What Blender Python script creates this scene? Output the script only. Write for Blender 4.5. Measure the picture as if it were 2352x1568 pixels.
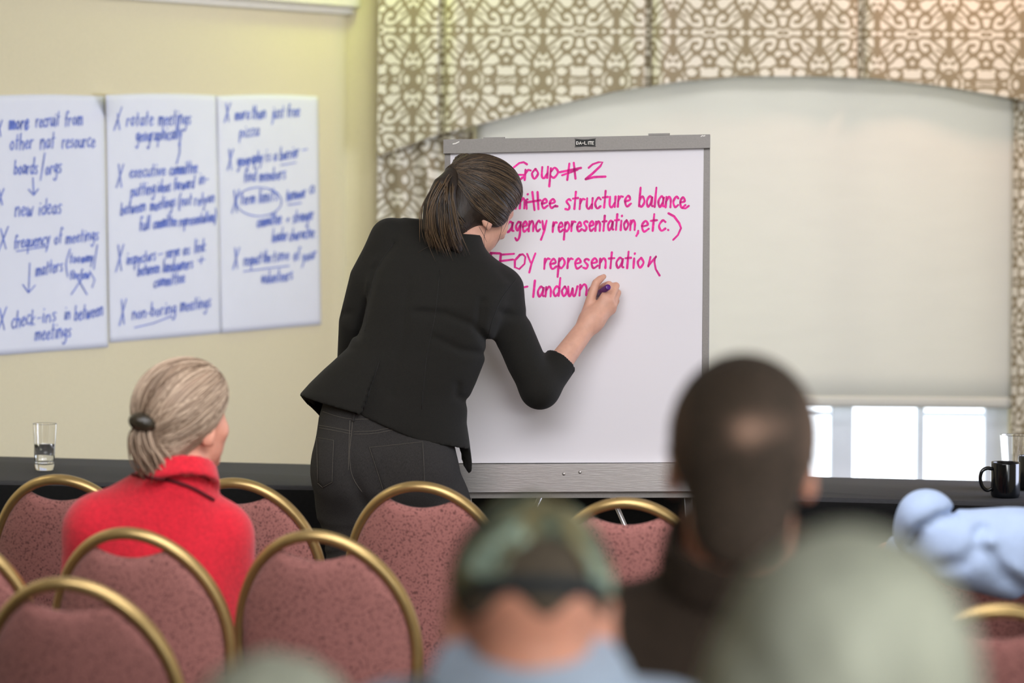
import bpy, math, random
import numpy as np
from mathutils import Vector, Matrix
from mathutils.bvhtree import BVHTree

random.seed(7)
rng = np.random.default_rng(7)
scene = bpy.context.scene
COL = scene.collection
for o in list(bpy.data.objects):
    bpy.data.objects.remove(o)

# ------------------------------------------------------------------ camera
FPX, U0, V0 = 7600.0, 1176.0, 338.0          # focal length in pixels, principal point (lens is shifted)
CAMZ = 1.71
ROLL = math.radians(0.5)
CR = Matrix.Rotation(math.pi / 2, 3, 'X') @ Matrix.Rotation(ROLL, 3, 'Z')
camd = bpy.data.cameras.new('camera')
camd.sensor_width = 36.0
camd.lens = 36.0 * FPX / 2352.0
camd.shift_y = (V0 - 784.0) / 2352.0
camd.clip_end = 200
camd.dof.use_dof = True
camd.dof.focus_distance = 8.78
camd.dof.aperture_fstop = camd.lens / 1000.0 / 0.044
camd.dof.aperture_blades = 9
cam = bpy.data.objects.new('camera', camd)
cam.matrix_world = Matrix.Translation((0, 0, CAMZ)) @ CR.to_4x4()
COL.objects.link(cam)
scene.camera = cam

# ------------------------------------------------------------------ view, world, lamps
scene.view_settings.view_transform = 'Standard'
scene.view_settings.look = 'None'
scene.view_settings.gamma = 1.0
scene.view_settings.use_curve_mapping = False
scene.view_settings.exposure = 0.1
world = bpy.data.worlds.new('world')
scene.world = world
world.use_nodes = True
world.node_tree.nodes['Background'].inputs[0].default_value = (0.86, 0.93, 1.0, 1)
world.node_tree.nodes['Background'].inputs[1].default_value = 3.2

def area(name, loc, sx, sy, watts, col, target=None, spread=180):
    l = bpy.data.lights.new(name, 'AREA')
    l.shape = 'RECTANGLE'; l.size = sx; l.size_y = sy
    l.energy = watts; l.color = col; l.spread = math.radians(spread)
    o = bpy.data.objects.new(name, l)
    o.location = loc
    if target is not None:
        o.rotation_euler = (Vector(target) - Vector(loc)).to_track_quat('-Z', 'Y').to_euler()
    COL.objects.link(o)
    return o
area('ceiling_lamp_front', (0.5, 6.6, 2.95), 2.4, 1.6, 60, (0.97, 0.96, 1.0), (0.4, 8.0, 1.0))
area('ceiling_lamp_middle', (-0.3, 5.2, 2.95), 3.0, 1.2, 94, (0.95, 0.95, 1.0), (-0.2, 9.0, 0.9))
area('ceiling_lamp_rear', (1.9, -0.2, 2.95), 2.0, 2.0, 205, (0.98, 1.0, 0.99), (0.9, 3.4, 1.0))
area('side_window_light', (3.05, 4.4, 1.5), 2.6, 1.5, 34, (0.80, 0.88, 1.0), (-0.4, 6.6, 0.9))
area('added_side_daylight', (3.05, 9.9, 1.15), 2.0, 1.1, 50, (0.70, 0.77, 1.0), (-1.5, 11.2, 0.55), 120)  # added bluish fill for the lower left wall; no window stands here
area('wall_washer_lamp', (-0.40, 12.30, 2.86), 0.22, 0.22, 5.0, (0.84, 1.0, 0.20), (-0.45, 12.5, 1.2))
area('left_wall_lamp', (-2.8, 8.4, 2.9), 1.2, 0.8, 26, (1.0, 0.96, 0.76), (-1.6, 11.2, 1.8))
area('window_wall_lamp', (0.9, 10.6, 2.95), 2.2, 0.6, 29, (0.98, 0.98, 1.0), (1.0, 12.6, 1.5))
area('added_warm_tint', (1.75, 11.9, 2.9), 0.25, 0.25, 8, (1.0, 0.58, 0.42), (1.75, 12.5, 2.0))  # added warm light, tints the right part of the valance pinkish

# ------------------------------------------------------------------ helpers
def P(u, v, Y):
    d = CR @ Vector(((u - U0) / FPX, -(v - V0) / FPX, -1.0))
    return Vector((0, 0, CAMZ)) + d * (Y / d.y)

def Pn(u, v, Y):
    return np.array(P(u, v, Y))

def ray(u, v):
    return (CR @ Vector(((u - U0) / FPX, -(v - V0) / FPX, -1.0))).normalized()

def lin(c):
    return tuple(((x / 255) / 12.92 if x / 255 <= 0.04045 else ((x / 255 + 0.055) / 1.055) ** 2.4) for x in c)

def tag(o, label=None, cat=None, group=None, kind=None):
    if label: o['label'] = label
    if cat: o['category'] = cat
    if group: o['group'] = group
    if kind: o['kind'] = kind
    return o

def empty(name, loc, rz=0.0):
    o = bpy.data.objects.new(name, None)
    o.location = loc
    o.rotation_euler = (0, 0, rz)
    o.empty_display_size = 0.1
    COL.objects.link(o)
    return o

def mk(name, verts, faces, mat, parent=None, smooth=True, world=True):
    """one mesh object; with world=True the verts are world coordinates and the parent is an unrotated Empty or mesh"""
    verts = np.asarray(verts, dtype=float).reshape(-1, 3)
    off = np.zeros(3)
    if parent is not None and world:
        p = parent
        while p is not None:
            off += np.array(p.location); p = p.parent
    me = bpy.data.meshes.new(name)
    me.from_pydata((verts - off).tolist(), [], [tuple(int(i) for i in f) for f in faces])
    me.update()
    if smooth:
        me.polygons.foreach_set('use_smooth', [True] * len(me.polygons))
    if isinstance(mat, (list, tuple)):
        for m in mat: me.materials.append(m)
    else:
        me.materials.append(mat)
    o = bpy.data.objects.new(name, me)
    COL.objects.link(o)
    if parent is not None:
        o.parent = parent
    return o

def join(*ms):
    V, F, n = [], [], 0
    for v, f in ms:
        v = np.asarray(v, dtype=float).reshape(-1, 3)
        V.append(v)
        F += [tuple(int(i) + n for i in q) for q in f]
        n += len(v)
    return np.concatenate(V), F

def box(c, s, R=None):
    c = np.array(c, float); h = np.array(s, float) / 2
    v = np.array([[x, y, z] for x in (-1, 1) for y in (-1, 1) for z in (-1, 1)], float) * h
    if R is not None: v = v @ np.array(R).T
    return v + c, [(0, 1, 3, 2), (4, 6, 7, 5), (0, 4, 5, 1), (2, 3, 7, 6), (0, 2, 6, 4), (1, 5, 7, 3)]

def rbox(c, s, b=0.004, R=None):
    """box with bevelled edges"""
    import bmesh
    bm = bmesh.new()
    bmesh.ops.create_cube(bm, size=1.0)
    bmesh.ops.scale(bm, vec=s, verts=bm.verts)
    bmesh.ops.bevel(bm, geom=bm.edges[:], offset=b, segments=2, affect='EDGES')
    v = np.array([x.co[:] for x in bm.verts]); bm.verts.index_update()
    f = [tuple(x.index for x in q.verts) for q in bm.faces]
    bm.free()
    if R is not None: v = v @ np.array(R).T
    return v + np.array(c, float), f

def tube(pts, r, n=8, caps=True, ell=None):
    """tube along points; r scalar or list; ell=(axis, factor) flattens along one world axis"""
    pts = np.asarray(pts, float); m = len(pts)
    rs = np.full(m, r) if np.isscalar(r) else np.asarray(r, float)
    t = np.gradient(pts, axis=0)
    t /= np.linalg.norm(t, axis=1, keepdims=True) + 1e-12
    ref = np.array([0, 1, 0.0]) if abs(t[0][1]) < 0.8 else np.array([1.0, 0, 0])
    V = []
    nrm = ref - t[0] * np.dot(ref, t[0]); nrm /= np.linalg.norm(nrm)
    a = np.linspace(0, 2 * np.pi, n, endpoint=False)
    for i in range(m):
        nrm = nrm - t[i] * np.dot(nrm, t[i]); nrm /= np.linalg.norm(nrm) + 1e-12
        b = np.cross(t[i], nrm)
        fa, fb = (1, 1) if ell is None else ell
        V.append(pts[i] + rs[i] * (np.outer(np.cos(a) * fa, nrm) + np.outer(np.sin(a) * fb, b)))
    V = np.concatenate(V)
    F = []
    for i in range(m - 1):
        for j in range(n):
            k = (j + 1) % n
            F.append((i * n + j, i * n + k, (i + 1) * n + k, (i + 1) * n + j))
    if caps:
        F.append(tuple(range(n))[::-1]); F.append(tuple((m - 1) * n + j for j in range(n)))
    return V, F

def lathe(prof, n=48, c=(0, 0, 0)):
    V, F = [], []
    for r, z in prof:
        for j in range(n):
            a = 2 * math.pi * j / n
            V.append((c[0] + r * math.cos(a), c[1] + r * math.sin(a), c[2] + z))
    for i in range(len(prof) - 1):
        for j in range(n):
            k = (j + 1) % n
            F.append((i * n + j, i * n + k, (i + 1) * n + k, (i + 1) * n + j))
    return np.array(V), F

def grid_faces(nu, nv):
    return [(i * nv + j, (i + 1) * nv + j, (i + 1) * nv + j + 1, i * nv + j + 1) for i in range(nu - 1) for j in range(nv - 1)]

def thick_grid(A, off):
    """A: nu x nv x 3 grid, off: nu x nv x 3 or vector offset for the back side -> closed sheet"""
    nu, nv, _ = A.shape
    B = A + off
    V = np.concatenate([A.reshape(-1, 3), B.reshape(-1, 3)])
    n = nu * nv
    F = grid_faces(nu, nv) + [tuple(n + i for i in reversed(q)) for q in grid_faces(nu, nv)]
    edge = [(i, 0) for i in range(nu)] + [(nu - 1, j) for j in range(1, nv)] + [(i, nv - 1) for i in range(nu - 2, -1, -1)] + [(0, j) for j in range(nv - 2, 0, -1)]
    ids = [i * nv + j for i, j in edge]
    for k in range(len(ids)):
        a, b = ids[k], ids[(k + 1) % len(ids)]
        F.append((b, a, a + n, b + n))
    return V, F

def catmull(pts, sub=8):
    p = np.asarray(pts, float)
    if len(p) < 3:
        return np.array([p[0] + (p[-1] - p[0]) * t for t in np.linspace(0, 1, sub + 1)])
    q = np.vstack([2 * p[0] - p[1], p, 2 * p[-1] - p[-2]])
    out = []
    for i in range(1, len(q) - 2):
        for t in np.linspace(0, 1, sub, endpoint=False):
            a, b, c, d = q[i - 1], q[i], q[i + 1], q[i + 2]
            out.append(0.5 * ((2 * b) + (c - a) * t + (2 * a - 5 * b + 4 * c - d) * t * t + (3 * b - a - 3 * c + d) * t ** 3))
    out.append(p[-1])
    return np.array(out)

# ------------------------------------------------------------------ materials
def newmat(name):
    m = bpy.data.materials.new(name); m.use_nodes = True
    nt = m.node_tree
    return m, nt, nt.nodes['Principled BSDF']

def mat(name, col, rough=0.6, metal=0.0, noise=0.0, nscale=30.0, bump=0.0, bscale=200.0, spec=0.5, sheen=0.0, stretch=(1, 1, 1), trans=0.0, sss=0.0, ior=1.45):
    m, nt, b = newmat(name)
    c = lin(col)
    b.inputs['Base Color'].default_value = (*c, 1)
    b.inputs['Roughness'].default_value = rough
    b.inputs['Metallic'].default_value = metal
    b.inputs['Specular IOR Level'].default_value = spec
    b.inputs['Transmission Weight'].default_value = trans
    b.inputs['IOR'].default_value = ior
    if sheen:
        b.inputs['Sheen Weight'].default_value = sheen
    if sss:
        b.inputs['Subsurface Weight'].default_value = sss
        b.inputs['Subsurface Radius'].default_value = (0.008, 0.003, 0.0015)
        b.inputs['Subsurface Scale'].default_value = 1.0
    if noise or bump:
        tc = nt.nodes.new('ShaderNodeTexCoord'); mp = nt.nodes.new('ShaderNodeMapping')
        mp.inputs['Scale'].default_value = stretch
        nt.links.new(tc.outputs['Object'], mp.inputs['Vector'])
    if noise:
        n = nt.nodes.new('ShaderNodeTexNoise'); n.inputs['Scale'].default_value = nscale; n.inputs['Detail'].default_value = 4
        nt.links.new(mp.outputs['Vector'], n.inputs['Vector'])
        r = nt.nodes.new('ShaderNodeValToRGB')
        r.color_ramp.elements[0].position = 0.3; r.color_ramp.elements[1].position = 0.7
        r.color_ramp.elements[0].color = (*[max(0, x * (1 - noise)) for x in c], 1)
        r.color_ramp.elements[1].color = (*[min(1, x * (1 + noise)) for x in c], 1)
        nt.links.new(n.outputs['Fac'], r.inputs['Fac']); nt.links.new(r.outputs['Color'], b.inputs['Base Color'])
    if bump:
        n2 = nt.nodes.new('ShaderNodeTexNoise'); n2.inputs['Scale'].default_value = bscale; n2.inputs['Detail'].default_value = 3
        nt.links.new(mp.outputs['Vector'], n2.inputs['Vector'])
        bp = nt.nodes.new('ShaderNodeBump'); bp.inputs['Strength'].default_value = bump; bp.inputs['Distance'].default_value = 0.004
        nt.links.new(n2.outputs['Fac'], bp.inputs['Height']); nt.links.new(bp.outputs['Normal'], b.inputs['Normal'])
    return m

def attr_mat(name, attr, c0, c1, rough=0.7, p0=0.0, p1=1.0, noise=0.0, spec=0.4, sheen=0.0):
    """colour from a per-vertex pattern attribute between two dye colours"""
    m, nt, b = newmat(name)
    a = nt.nodes.new('ShaderNodeAttribute'); a.attribute_name = attr
    r = nt.nodes.new('ShaderNodeValToRGB')
    r.color_ramp.elements[0].position = p0; r.color_ramp.elements[1].position = p1
    r.color_ramp.elements[0].color = (*lin(c0), 1); r.color_ramp.elements[1].color = (*lin(c1), 1)
    nt.links.new(a.outputs['Fac'], r.inputs['Fac'])
    nt.links.new(r.outputs['Color'], b.inputs['Base Color'])
    b.inputs['Roughness'].default_value = rough
    b.inputs['Specular IOR Level'].default_value = spec
    if sheen: b.inputs['Sheen Weight'].default_value = sheen
    return m

def set_attr(o, name, vals):
    at = o.data.attributes.new(name, 'FLOAT', 'POINT')
    at.data.foreach_set('value', np.asarray(vals, dtype=np.float32))

M_wall = mat('painted_wallpaper', (222, 212, 178), 0.8, noise=0.03, nscale=160, bump=0.15, bscale=350)
M_ceil = mat('ceiling_white', (225, 222, 214), 0.9, noise=0.02, nscale=20)
M_carpet = mat('carpet', (70, 52, 48), 0.95, noise=0.35, nscale=60, bump=0.4, bscale=400)
M_trimw = mat('white_trim', (226, 222, 208), 0.5, noise=0.02, nscale=15)
M_frame = mat('window_frame_white', (226, 231, 238), 0.45, noise=0.02, nscale=15)
M_shade = mat('shade_cloth', (232, 231, 222), 0.9, noise=0.015, nscale=5, stretch=(1, 1, 4))
def make_translucent(m, col, fac):
    nt = m.node_tree; b = nt.nodes['Principled BSDF']; out = nt.nodes['Material Output']
    t = nt.nodes.new('ShaderNodeBsdfTranslucent'); t.inputs['Color'].default_value = (*lin(col), 1)
    x = nt.nodes.new('ShaderNodeMixShader'); x.inputs[0].default_value = fac
    nt.links.new(b.outputs[0], x.inputs[1]); nt.links.new(t.outputs[0], x.inputs[2]); nt.links.new(x.outputs[0], out.inputs['Surface'])
make_translucent(M_shade, (236, 232, 216), 0.22)
M_alu = mat('grey_painted_metal', (138, 134, 130), 0.55, 0.35, noise=0.06, nscale=250)
M_tray = mat('brushed_aluminium', (200, 196, 194), 0.36, 0.8, noise=0.05, nscale=40, stretch=(1, 1, 12), bump=0.08, bscale=30)
M_black = mat('black_print', (22, 22, 22), 0.6, noise=0.1, nscale=60)
M_white = mat('white_print', (235, 232, 226), 0.6, noise=0.02, nscale=60)
M_pad = mat('pad_paper', (232, 229, 235), 0.75, noise=0.008, nscale=4)
M_sheet = mat('sheet_paper', (228, 231, 240), 0.8, noise=0.012, nscale=6, bump=0.12, bscale=9)
M_pink = mat('magenta_marker_ink', (232, 46, 152), 0.7, noise=0.28, nscale=60)
M_blue = mat('blue_marker_ink', (104, 126, 208), 0.7, noise=0.2, nscale=60)
M_tablecl = mat('black_table_skirt', (24, 24, 25), 0.9, noise=0.12, nscale=90, bump=0.2, bscale=300, spec=0.2)
M_tabletop = mat('charcoal_table_cloth', (56, 56, 60), 0.75, noise=0.14, nscale=60, bump=0.2, bscale=200, stretch=(1, 7, 7))
M_mug = mat('black_glaze', (10, 12, 16), 0.12, noise=0.1, nscale=20, spec=0.6)
M_gold = mat('gold_metal', (184, 156, 104), 0.34, 0.75, noise=0.05, nscale=40)
M_jacket = mat('black_wool', (30, 29, 26), 0.85, noise=0.18, nscale=500, bump=0.25, bscale=900, sheen=0.04, spec=0.25)
M_lining = mat('black_lining', (18, 17, 17), 0.6, noise=0.1, nscale=100)
M_jeans = mat('charcoal_denim', (50, 48, 47), 0.85, noise=0.28, nscale=260, bump=0.3, bscale=900, stretch=(3, 3, 0.7), spec=0.25)
M_stitch = mat('grey_thread', (90, 85, 78), 0.8, noise=0.15, nscale=300)
M_skin = mat('light_skin', (214, 164, 142), 0.5, noise=0.07, nscale=55, bump=0.06, bscale=260, sss=0.12)
M_skin2 = mat('ruddy_skin', (230, 164, 140), 0.5, noise=0.08, nscale=40, sss=0.1)
M_nail = mat('nail', (226, 178, 162), 0.3, noise=0.03, nscale=40)
M_eyew = mat('eye_white', (232, 226, 220), 0.2, noise=0.02, nscale=50)
M_iris = mat('eye_iris', (62, 46, 34), 0.2, noise=0.1, nscale=200)
M_lip = mat('lips', (186, 110, 104), 0.45, noise=0.05, nscale=90)
M_purple = mat('purple_plastic', (84, 30, 118), 0.3, noise=0.05, nscale=50)
M_marker = mat('marker_barrel', (96, 52, 100), 0.35, noise=0.08, nscale=50)
M_red = mat('red_boiled_wool', (206, 36, 52), 0.95, noise=0.16, nscale=120, bump=0.5, bscale=260, sheen=0.25, spec=0.2)
M_redtrim = mat('dark_red_piping', (92, 12, 22), 0.9, noise=0.1, nscale=100)
M_brown = mat('dark_brown_shirt', (62, 50, 42), 0.9, noise=0.14, nscale=60, bump=0.2, bscale=300)
M_blueshirt = mat('light_blue_cotton', (166, 184, 214), 0.85, noise=0.05, nscale=25, bump=0.15, bscale=200)
M_blueshirt2 = mat('pale_blue_oxford', (184, 202, 228), 0.85, noise=0.05, nscale=25, bump=0.15, bscale=200)
M_greycoat = mat('taupe_knit', (168, 150, 132), 0.95, noise=0.1, nscale=70, bump=0.3, bscale=200)
M_trouser = mat('dark_trousers', (40, 40, 46), 0.9, noise=0.12, nscale=80)
M_shoe = mat('dark_leather', (24, 22, 21), 0.4, noise=0.1, nscale=60)
M_hairdk = mat('dark_brown_hair', (44, 35, 28), 0.5, noise=0.35, nscale=90, stretch=(1, 1, 0.25), bump=0.3, bscale=220)
M_clip = mat('tortoise_clip', (52, 46, 36), 0.25, noise=0.5, nscale=60)
M_shortbrown = mat('short_brown_hair', (88, 78, 66), 0.75, noise=0.25, nscale=120, bump=0.6, bscale=260)
M_greyhair = mat('grey_hair', (176, 180, 166), 0.7, noise=0.55, nscale=10, stretch=(1, 1, 0.3), bump=0.5, bscale=200)
M_capf, nt_, b_n = newmat('camouflage_cap')
tc_ = nt_.nodes.new('ShaderNodeTexCoord'); n_ = nt_.nodes.new('ShaderNodeTexNoise'); n_.inputs['Scale'].default_value = 17; n_.inputs['Detail'].default_value = 1.0
r_n = nt_.nodes.new('ShaderNodeValToRGB'); r_n.color_ramp.interpolation = 'EASE'
for p_, c_n in ((0.0, (58, 64, 58)), (0.40, (84, 98, 90)), (0.50, (118, 128, 108)), (0.56, (152, 138, 98)), (0.66, (176, 200, 184))):
    e_ = r_n.color_ramp.elements.new(p_) if p_ else r_n.color_ramp.elements[0]
    e_.position = p_; e_.color = (*lin(c_n), 1)
r_n.color_ramp.elements[-1].color = (*lin((190, 212, 198)), 1)
nt_.links.new(tc_.outputs['Object'], n_.inputs['Vector']); nt_.links.new(n_.outputs['Fac'], r_n.inputs['Fac']); nt_.links.new(r_n.outputs['Color'], b_n.inputs['Base Color'])
b_n.inputs['Roughness'].default_value = 0.9
M_navy = mat('navy_strap', (40, 50, 58), 0.8, noise=0.1, nscale=60)
M_lens = mat('spectacle_lens', (245, 245, 250), 0.02, trans=1.0, ior=1.5)

def glass_mat():
    m, nt, b = newmat('drinking_glass')
    b.inputs['Base Color'].default_value = (1, 1, 1, 1)
    b.inputs['Roughness'].default_value = 0.01
    b.inputs['Transmission Weight'].default_value = 1.0
    b.inputs['IOR'].default_value = 1.48
    return m
M_glass = glass_mat()
M_water = mat('water', (250, 252, 255), 0.0, trans=1.0, ior=1.33)

def pane_mat():
    m, nt, b = newmat('window_glass')
    out = nt.nodes['Material Output']
    tr = nt.nodes.new('ShaderNodeBsdfTransparent'); gl = nt.nodes.new('ShaderNodeBsdfGlossy'); mx = nt.nodes.new('ShaderNodeMixShader')
    gl.inputs['Roughness'].default_value = 0.02
    mx.inputs[0].default_value = 0.06
    nt.links.new(tr.outputs[0], mx.inputs[1]); nt.links.new(gl.outputs[0], mx.inputs[2]); nt.links.new(mx.outputs[0], out.inputs['Surface'])
    return m
M_pane = pane_mat()

def chair_fabric():
    m, nt, b = newmat('mauve_speckled_upholstery')
    tc = nt.nodes.new('ShaderNodeTexCoord')
    v = nt.nodes.new('ShaderNodeTexNoise'); v.inputs['Scale'].default_value = 210; v.inputs['Detail'].default_value = 1.5; v.inputs['Distortion'].default_value = 0.6
    nt.links.new(tc.outputs['Object'], v.inputs['Vector'])
    r = nt.nodes.new('ShaderNodeValToRGB')
    r.color_ramp.elements[0].position = 0.36; r.color_ramp.elements[0].color = (*lin((104, 66, 62)), 1)
    r.color_ramp.elements[1].position = 0.47; r.color_ramp.elements[1].color = (*lin((160, 106, 100)), 1)
    nt.links.new(v.outputs['Fac'], r.inputs['Fac']); nt.links.new(r.outputs['Color'], b.inputs['Base Color'])
    b.inputs['Roughness'].default_value = 0.9; b.inputs['Sheen Weight'].default_value = 0.15; b.inputs['Specular IOR Level'].default_value = 0.25
    bp = nt.nodes.new('ShaderNodeBump'); bp.inputs['Strength'].default_value = 0.3; bp.inputs['Distance'].default_value = 0.002
    nt.links.new(v.outputs['Fac'], bp.inputs['Height']); nt.links.new(bp.outputs['Normal'], b.inputs['Normal'])
    return m
M_fabric = chair_fabric()
M_thinning = attr_mat('thinning_brown_hair', 'tone', (60, 52, 44), (186, 150, 132), 0.8)
M_hairstr = attr_mat('brown_hair_strands', 'tone', (30, 23, 18), (112, 90, 66), 0.42, 0.1, 1.0, spec=0.5)
M_blondstr = attr_mat('ash_blonde_hair_strands', 'tone', (104, 82, 64), (204, 180, 156), 0.5, 0.0, 1.0)
M_blond = mat('ash_blonde_hair', (150, 126, 106), 0.6, noise=0.12, nscale=60, bump=0.3, bscale=200)
M_drape = attr_mat('scroll_print_drapery', 'pattern', (146, 134, 108), (226, 221, 204), 0.85, 0.35, 0.65)

# ------------------------------------------------------------------ implicit surfaces
def surface(f, lo, hi, h):
    """naive surface nets of f(p)->d on a box, vectorised"""
    lo = np.asarray(lo, float); hi = np.asarray(hi, float)
    n = np.ceil((hi - lo) / h).astype(int) + 1
    ax = [lo[i] + h * np.arange(n[i]) for i in range(3)]
    G = np.stack(np.meshgrid(*ax, indexing='ij'), -1).astype(np.float32).reshape(-1, 3)
    D = np.empty(len(G), np.float32)
    step = 600000
    for i in range(0, len(G), step):
        D[i:i + step] = f(G[i:i + step])
    D = D.reshape(n)
    # keep the surface closed at the box limits
    for a in range(3):
        for e in (0, -1):
            sl = [slice(None)] * 3; sl[a] = e
            D[tuple(sl)] = np.maximum(D[tuple(sl)], 0.3 * h)
    S = D < 0
    acc = np.zeros(tuple(n - 1) + (3,), np.float32); cnt = np.zeros(tuple(n - 1), np.float32)
    def cs(o):
        return tuple(slice(o[i], n[i] - 1 + o[i]) for i in range(3))
    C = [(a, b, c) for a in (0, 1) for b in (0, 1) for c in (0, 1)]
    for i in range(8):
        for j in range(i + 1, 8):
            d = [C[j][k] - C[i][k] for k in range(3)]
            if sum(abs(x) for x in d) != 1: continue
            da, db = D[cs(C[i])], D[cs(C[j])]
            m = (da < 0) != (db < 0)
            t = np.where(m, da / np.where(m, da - db, 1), 0)
            for k in range(3):
                acc[..., k] += np.where(m, C[i][k] + t * d[k], 0)
            cnt += m
    act = cnt > 0
    idx = np.full(tuple(n - 1), -1, np.int64); ids = np.argwhere(act); idx[act] = np.arange(len(ids))
    V = (ids + acc[act] / cnt[act][:, None]) * h + lo
    F = []
    for a in range(3):
        b, c = (a + 1) % 3, (a + 2) % 3
        s0 = [slice(1, n[k] - 1) for k in range(3)]; s1 = list(s0)
        s0[a] = slice(0, n[a] - 1); s1[a] = slice(1, n[a])
        A, B = S[tuple(s0)], S[tuple(s1)]
        for flip, m in ((False, A & ~B), (True, ~A & B)):
            e = np.argwhere(m)
            if not len(e): continue
            e = e + np.array([0 if k == a else 1 for k in range(3)])
            def cell(db, dc):
                q = e.copy(); q[:, b] -= db; q[:, c] -= dc
                return idx[q[:, 0], q[:, 1], q[:, 2]]
            q = np.stack([cell(1, 1), cell(0, 1), cell(0, 0), cell(1, 0)], 1)
            F.append(q[:, ::-1] if flip else q)
    F = np.concatenate(F)
    F = F[(F >= 0).all(1)]
    return V, F

def ell(p, c, r, R=None):
    q = p - np.asarray(c, np.float32)
    if R is not None: q = q @ np.asarray(R, np.float32)
    r = np.asarray(r, np.float32)
    k0 = np.sqrt(((q / r) ** 2).sum(1)); k1 = np.sqrt(((q / (r * r)) ** 2).sum(1))
    return k0 * (k0 - 1) / np.maximum(k1, 1e-6)

def cone(p, a, b, ra, rb):
    a = np.asarray(a, np.float32); b = np.asarray(b, np.float32)
    ba = b - a; pa = p - a
    h = np.clip(pa @ ba / max(float(ba @ ba), 1e-9), 0, 1)
    return np.sqrt(((pa - h[:, None] * ba) ** 2).sum(1)) - (ra + (rb - ra) * h)

def chain(p, pts, rs):
    d = None
    for i in range(len(pts) - 1):
        e = cone(p, pts[i], pts[i + 1], rs[i], rs[i + 1])
        d = e if d is None else np.minimum(d, e)
    return d

def smin(a, b, k):
    h = np.maximum(k - np.abs(a - b), 0) / k
    return np.minimum(a, b) - h * h * k * 0.25

def smax(a, b, k):
    return -smin(-a, -b, k)

def sstep(x, a, b):
    t = np.clip((x - a) / (b - a), 0, 1)
    return t * t * (3 - 2 * t)

def rot(yaw=0, pitch=0, roll=0):
    """columns = local axes; local +Y is the way the face looks; yaw>0 turns towards +X, pitch>0 looks up, roll>0 tips the crown to +X"""
    m = Matrix.Rotation(math.radians(-yaw), 3, 'Z') @ Matrix.Rotation(math.radians(pitch), 3, 'X') @ Matrix.Rotation(math.radians(roll), 3, 'Y')
    return np.array(m, np.float32)

def head_sdf(q):
    """head about the ear line, metres"""
    d = ell(q, (0, -0.014, 0.03), (0.075, 0.097, 0.088))
    d = smin(d, ell(q, (0, 0.040, -0.012), (0.063, 0.054, 0.082)), 0.03)
    d = smin(d, ell(q, (0, 0.030, -0.062), (0.054, 0.060, 0.050)), 0.03)
    d = smin(d, ell(q, (0, 0.078, -0.100), (0.022, 0.018, 0.016)), 0.025)
    aq = q.copy(); aq[:, 0] = np.abs(aq[:, 0])
    d = smin(d, cone(q, (-0.03, 0.080, 0.026), (0.03, 0.080, 0.026), 0.011, 0.011), 0.016)
    d = smax(d, -ell(aq, (0.031, 0.104, 0.006), (0.019, 0.017, 0.012)), 0.012)
    d = smin(d, ell(aq, (0.048, 0.060, -0.022), (0.018, 0.020, 0.018)), 0.02)
    d = smin(d, cone(q, (0, 0.090, 0.014), (0, 0.113, -0.028), 0.007, 0.0115), 0.012)
    d = smin(d, ell(aq, (0.010, 0.100, -0.032), (0.008, 0.010, 0.008)), 0.006)
    d = smin(d, ell(q, (0, 0.091, -0.058), (0.023, 0.011, 0.0065)), 0.006)
    d = smin(d, ell(q, (0, 0.089, -0.069), (0.020, 0.011, 0.0065)), 0.006)
    Re = np.array(Matrix.Rotation(math.radians(-22), 3, 'Z') @ Matrix.Rotation(math.radians(-12), 3, 'X'), np.float32)
    e = ell(aq, (0.080, -0.010, -0.008), (0.0075, 0.019, 0.033), Re)
    e = smax(e, -ell(aq, (0.090, -0.006, -0.002), (0.008, 0.010, 0.017), Re), 0.006)
    e = smin(e, ell(aq, (0.077, 0.000, -0.034), (0.006, 0.009, 0.011)), 0.008)
    return smin(d, e, 0.008)

def hand_mesh(wrist, axis, back, side=1, h=0.003, curl=0.5, size=1.0):
    """a relaxed five-fingered hand: axis = wrist->knuckles, back = out of the back of the hand, side=+1 puts the thumb at axis x back"""
    w = np.array(wrist, float); a = np.array(axis, float); a /= np.linalg.norm(a)
    b = np.array(back, float); b -= a * (b @ a); b /= np.linalg.norm(b)
    t = np.cross(a, b) * side
    def L(x, y, z): return w + size * (a * x + t * y + b * z)
    chains = []
    for k, (off, ln, base) in enumerate(((0.030, 0.080, 0.088), (0.010, 0.090, 0.092), (-0.011, 0.083, 0.088), (-0.031, 0.064, 0.080))):
        pts = [L(0.02, off * 0.6, 0), L(base, off, 0.004)]
        ang = 0.35 * curl; x, z = base, 0.004
        for sg, fr in enumerate((0.45, 0.30, 0.25)):
            x += ln * fr * math.cos(ang); z -= ln * fr * math.sin(ang); ang += 0.75 * curl + 0.05 * k
            pts.append(L(x, off * (1 + 0.1 * sg), z))
        chains.append((pts, [0.013 * size, 0.0105 * size, 0.0088 * size, 0.0078 * size, 0.0066 * size]))
    th = ([L(0.015, 0.018, -0.005), L(0.045, 0.045, -0.012), L(0.072, 0.058, -0.020), L(0.095, 0.060, -0.028)], [0.014 * size, 0.0125 * size, 0.0100 * size, 0.0080 * size])
    allp = np.array([x for c in chains + [th] for x in c[0]])
    def f(p):
        d = cone(p, L(-0.03, 0, 0), L(0.02, 0, 0), 0.026 * size, 0.024 * size)
        pal = None
        for pts, rs in chains:
            e = cone(p, pts[0], pts[1], 0.016 * size, 0.0125 * size)
            pal = e if pal is None else smin(pal, e, 0.012)
        d = smin(d, pal, 0.02)
        for pts, rs in chains:
            d = smin(d, chain(p, pts[1:], rs[1:]), 0.004)
        return smin(d, chain(p, *th), 0.008)
    return surface(f, allp.min(0) - 0.035, allp.max(0) + 0.035, h)

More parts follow.
